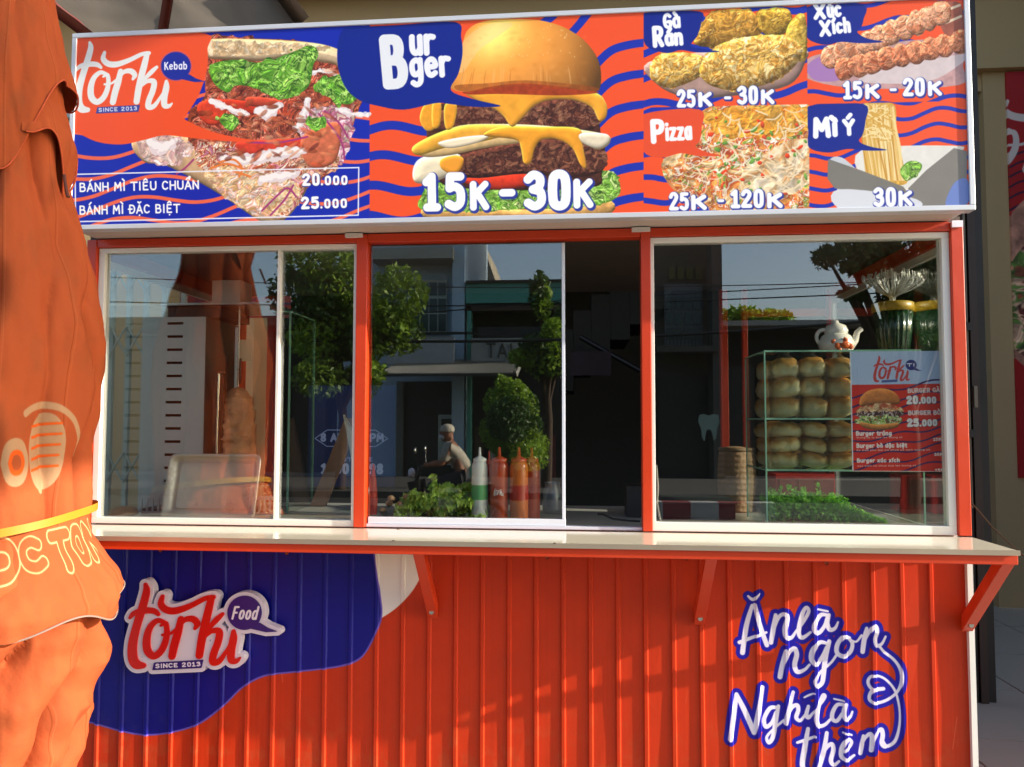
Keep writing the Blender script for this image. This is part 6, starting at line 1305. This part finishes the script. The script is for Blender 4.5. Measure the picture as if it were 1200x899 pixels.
# tooth sign
tz = M(831, 500, 17); tm_ = MB(); TP_ = [(-.4, .5), (-.2, .55), (0, .47), (.2, .55), (.4, .5), (.45, .2), (.33, -.1), (.3, -.5), (.2, -.62), (.12, -.2), (0, -.1), (-.12, -.2), (-.2, -.62), (-.3, -.5), (-.33, -.1), (-.45, .2)]
kk = (M(844, 500, 17).x-M(818, 500, 17).x)/.9*.95; tm_.add([(tz.x+x*kk, tz.y, tz.z+y*kk) for x, y in TP_]+[(tz.x+x*kk, tz.y-.08, tz.z+y*kk) for x, y in TP_], [tuple(range(16))[::-1], tuple(range(16, 32))]+[(i, (i+1) % 16, (i+1) % 16+16, i+16) for i in range(16)])
tag(obj('tooth_sign', tm_, mat('tooth_white', '8fa89c', .5)), 'pale tooth-shaped dental sign hanging across the street', 'sign')
# red and white kerb
kbm = [mat('kerb_red', '8a1c1c', .7), mat('kerb_white', 'b8b4ac', .7)]; kx0 = 1.9
mk = None; km = thing('painted_kerb', 'low kerb painted in red and white blocks along the middle of the street', 'kerb', (0, -10.5, -.33))
for i in range(6): obj('kerb_block', MB().box(kx0+i*.45, kx0+i*.45+.447, -10.65, -10.4, -.33, -.02), kbm[i % 2], km)
# power lines
cabm = mat('cable_black')
for k, (pa, pb2, r_) in enumerate((((60, 322, 15), (1150, 327, 15), .012), ((60, 352, 15), (1150, 338, 15), .016), ((60, 372, 15), (660, 352, 15), .014), ((300, 398, 14), (1120, 368, 14), .034))):
    p, q = M(*pa), M(*pb2); P = [p.lerp(q, t/20)+Vector((0, 0, -.25*math.sin(math.pi*t/20))) for t in range(21)]
    for d_ in (-14, 14): pass
    tag(obj('power_line', MB().tube([P[0]+Vector((-12, 0, .5))]+P+[P[-1]+Vector((12, 0, .5))], r_, 5), cabm), ['thin overhead line highest above the street', 'second overhead line above the street', 'third overhead line ending at the pole', 'thick bundled overhead cable lowest above the street'][k], 'power line')
# trees
lf_m = [mat('leaf_bright', '8cac34', .5, var=.45, scale=3, trans=.4), mat('leaf_dark', '42602a', .5, var=.5, scale=3, trans=.3), mat('leaf_yellow', '6e8a30', .5, var=.5, scale=3, trans=.35)]; barkm = mat('bark', '3e2e20', .9, var=.3, bump=.5)
def leaves(cl, n, size, seed):
    r_ = np.random.default_rng(seed); tot = sum(c[3]**2 for c in cl); V = []
    for (x, y, z, rad, sz) in cl:
        m = int(n*rad**2/tot); d_ = r_.normal(size=(m, 3)); d_ /= np.linalg.norm(d_, axis=1)[:, None]; rr_ = rad*r_.uniform(.35, 1.08, m)**.6; P = d_*rr_[:, None]*np.array([1, 1, sz])+np.array([x, y, z]); A = r_.normal(size=(m, 3)); A /= np.linalg.norm(A, axis=1)[:, None]; B = np.cross(A, r_.normal(size=(m, 3))); B /= np.linalg.norm(B, axis=1)[:, None]; s = size*r_.uniform(.6, 1.3, m)[:, None]
        V.append(np.stack([P-A*s, P-B*s*.45, P+A*s, P+B*s*.45], 1))
    V = np.concatenate(V).reshape(-1, 3); mb = MB(); mb.v = [tuple(v) for v in V]; mb.f = [(i*4, i*4+1, i*4+2, i*4+3) for i in range(len(V)//4)]; mb.sm = [False]*len(mb.f); return mb
def tree(name, label, px, Yv, py, cl, n, size, mats, seed, base=-.2):
    """cl: crown clumps as (px, py, radius m, squash)"""
    c0 = M(px, py, Yv); t = thing(name, label, 'tree', (c0.x, -Yv, base)); r_ = random.Random(seed); C_ = []
    for (a, b_, rad, sz) in cl:
        p = M(a, b_, Yv)
        for k in range(5): o_ = Vector((r_.uniform(-1, 1), r_.uniform(-1, 1), r_.uniform(-1, 1)*sz))*rad*.6; C_.append((p.x+o_.x, p.y+o_.y, p.z+o_.z, rad*r_.uniform(.35, .75), sz))
    h = max(c0.z, 1.2); obj('trunk', MB().tube([(c0.x, -Yv, base), (c0.x+.05, -Yv, h*.5), (c0.x-.03, -Yv, h)], [.13, .10, .06], 8), barkm, t)
    for k in range(0, len(C_), 3): c = C_[k]; obj('limb', MB().tube([(c0.x, -Yv, h*.55), ((c0.x+c[0])/2, (-Yv+c[1])/2, (h*.7+c[2])/2), (c[0], c[1], c[2])], [.06, .04, .015], 5), barkm, t)
    for i, m_ in enumerate(mats): obj('crown', leaves(C_[i::len(mats)] if len(mats) > 1 else C_, n//len(mats), size, seed+i), m_, t, kind='stuff')
tree('street_tree', 'leafy green street tree opposite the left windows', 400, 14, 420, [(385, 330, 1.0, .9), (360, 360, .9, 1), (405, 380, 1.1, 1), (450, 365, .9, 1), (470, 385, .6, .8), (400, 425, 1.0, .8), (445, 420, .7, .8)], 15000, .085, [lf_m[0], lf_m[2], lf_m[1]], 4)
tree('potted_conical_tree', 'small conical clipped tree standing at the far kerb', 607, 12, 510, [(600, 462, .34, 1.3), (600, 480, .5, 1.1), (606, 505, .58, 1), (612, 525, .6, .8), (606, 470, .4, 1)], 20000, .042, [lf_m[0], lf_m[0], lf_m[1]], 9)
tree('street_tree', 'dark spiky tree in front of the teal house', 640, 15, 420, [(640, 350, .35, 2.), (645, 400, .8, 1), (625, 420, .8, .6), (660, 430, .9, .8)], 9000, .08, [lf_m[1], lf_m[1], lf_m[0]], 14)
tree('roadside_tree', 'wide dark tree overhanging the road on the right', 1060, 7, 400, [(985, 292, .30, .8), (1010, 320, .3, .8), (1030, 290, .45, .8), (1075, 300, .5, 1), (1100, 345, .5, 1), (1060, 350, .3, .8), (1130, 300, .6, 1), (1000, 345, .18, .6)], 16000, .042, [lf_m[1], lf_m[1]], 19)
tree('distant_tree', 'round bright treetop behind the low shop roofs', 872, 30, 395, [(872, 378, 1.1, .6), (900, 380, 1., .5)], 2500, .14, [lf_m[0]], 24)
# motorbike and rider
RY = 8.; rx = M(528, 560, RY).x; G0 = -.33
mbk = thing('motorbike', 'dark scooter ridden to the left along the street', 'motorbike', (rx, -RY, G0)); blk = mat('scooter_black', '1a1a1e', .3, coat=.4); ty_ = mat('tyre', '141414', .8); 
def wheel(x):
    mb = MB(); N_ = 24
    P = [(x+.25*math.cos(2*math.pi*i/N_), -RY, G0+.29+.25*math.sin(2*math.pi*i/N_)) for i in range(N_+1)]; return mb.tube(P, .045, 8, False)
for x in (rx-.68, rx+.52):
    wl_ = obj('wheel', wheel(x), ty_, mbk); sp3 = MB()
    for i in range(6): a_ = i*math.pi/3; sp3.tube([(x, -RY, G0+.29), (x+.22*math.cos(a_), -RY, G0+.29+.22*math.sin(a_))], .012, 5)
    obj('rim', sp3, steel, wl_)
bdm = MB().tube([(rx-.48, -RY, G0+.82), (rx-.42, -RY, G0+.55), (rx-.30, -RY, G0+.34), (rx+.05, -RY, G0+.36), (rx+.25, -RY, G0+.6), (rx+.62, -RY, G0+.72)], [.13, .11, .08, .11, .15, .06], 10); obj('body', bdm, blk, mbk)
obj('seat', MB().blob((rx+.22, -RY, G0+.79), .36, .13, .06), mat('seat_black', '121212', .6), mbk)
obj('fork', MB().tube([(rx-.68, -RY, G0+.29), (rx-.5, -RY, G0+.75), (rx-.42, -RY, G0+1.0)], .03, 6), blk, mbk)
obj('handlebar', MB().tube([(rx-.36, -RY-.33, G0+1.02), (rx-.44, -RY, G0+1.0), (rx-.36, -RY+.33, G0+1.02)], .018, 6), blk, mbk)
for s in (-1, 1): mr_ = obj('mirror', MB().tube([(rx-.40, -RY+.28*s, G0+1.02), (rx-.42, -RY+.33*s, G0+1.2)], .008, 5), blk, mbk); obj('mirror_glass', MB().blob((rx-.42, -RY+.33*s, G0+1.24), .02, .06, .045), steel, mr_)
obj('headlight', MB().blob((rx-.54, -RY, G0+.92), .05, .1, .07), lw_m, mbk)
def skin(name, V, E_, Rd, m, parent):
    me = bpy.data.meshes.new(name); me.from_pydata([tuple(Vector(v)-parent.location) for v in V], E_, []); me.materials.append(m); o = bpy.data.objects.new(name, me); SC.objects.link(o); o.parent = parent
    s = o.modifiers.new('skin', 'SKIN'); s.use_smooth_shade = True
    for i, r_ in enumerate(Rd): me.skin_vertices[0].data[i].radius = (r_, r_)
    me.skin_vertices[0].data[0].use_root = True; ss = o.modifiers.new('sub', 'SUBSURF'); ss.levels = 1; ss.render_levels = 2; return o
hx = rx+.02; pr = thing('person', 'scooter rider in a pale shirt, light cap and face mask leaning forward', 'person', (hx, -RY, G0+.8))
J = [(hx+.15, -RY, G0+.88), (hx+.12, -RY, G0+1.08), (hx+.04, -RY, G0+1.26), (hx-.02, -RY, G0+1.36), (hx-.05, -RY, G0+1.43),   # pelvis, waist, chest, neck, head base
     (hx-.07, -RY, G0+1.50), (hx-.02, -RY-.17, G0+1.28), (hx-.10, -RY-.22, G0+1.06), (hx-.36, -RY-.24, G0+1.04),
     (hx-.02, -RY+.17, G0+1.28), (hx-.10, -RY+.22, G0+1.06), (hx-.36, -RY+.24, G0+1.04),
     (hx+.10, -RY-.11, G0+.86), (hx-.28, -RY-.13, G0+.76), (hx-.24, -RY-.13, G0+.42), (hx-.34, -RY-.13, G0+.37),
     (hx+.10, -RY+.11, G0+.86), (hx-.28, -RY+.13, G0+.76), (hx-.24, -RY+.13, G0+.42), (hx-.34, -RY+.13, G0+.37)]
E_ = [(0, 1), (1, 2), (2, 3), (3, 4), (4, 5), (2, 6), (6, 7), (7, 8), (2, 9), (9, 10), (10, 11), (0, 12), (12, 13), (13, 14), (14, 15), (0, 16), (16, 17), (17, 18), (18, 19)]
skinm = mat('skin', '8a5a40', .6, sub=.1); obj_b = skin('body', J, E_, [.12, .11, .13, .055, .06, .085, .06, .042, .035, .06, .042, .035, .09, .065, .045, .04, .09, .065, .045, .04], skinm, pr)
skin('shirt', [(hx+.14, -RY, G0+.95), (hx+.12, -RY, G0+1.08), (hx+.04, -RY, G0+1.27), (hx-.02, -RY-.18, G0+1.29), (hx-.10, -RY-.225, G0+1.08), (hx-.02, -RY+.18, G0+1.29), (hx-.10, -RY+.225, G0+1.08)], [(0, 1), (1, 2), (2, 3), (3, 4), (2, 5), (5, 6)], [.15, .145, .155, .085, .07, .085, .07], mat('shirt_grey', 'a8a090', .8, bump=.2, bscale=20), pr)
skin('trousers', [(hx+.15, -RY, G0+.88)]+[J[i] for i in (12, 13, 14, 16, 17, 18)], [(0, 1), (1, 2), (2, 3), (0, 4), (4, 5), (5, 6)], [.13, .105, .08, .065, .105, .08, .065], mat('trousers_dark', '20222a', .8), pr)
obj('face', MB().blob((hx-.085, -RY, G0+1.46), .095, .075, .115, 16, 12), skinm, pr)
obj('face_mask', MB().blob((hx-.12, -RY, G0+1.42), .07, .07, .055, 14, 8), mat('mask_white', 'c8ccd0', .7), pr)
obj('cap', MB().lathe([(.098, 0), (.1, .03), (.085, .075), (.04, .1), (.0005, .105)], 18, (hx-.07, -RY, G0+1.49)).add([(hx-.15, -RY-.06, G0+1.495), (hx-.24, -RY-.045, G0+1.485), (hx-.24, -RY+.045, G0+1.485), (hx-.15, -RY+.06, G0+1.495)], [(0, 1, 2, 3)]), mat('cap_cream', 'b8b09c', .7), pr)
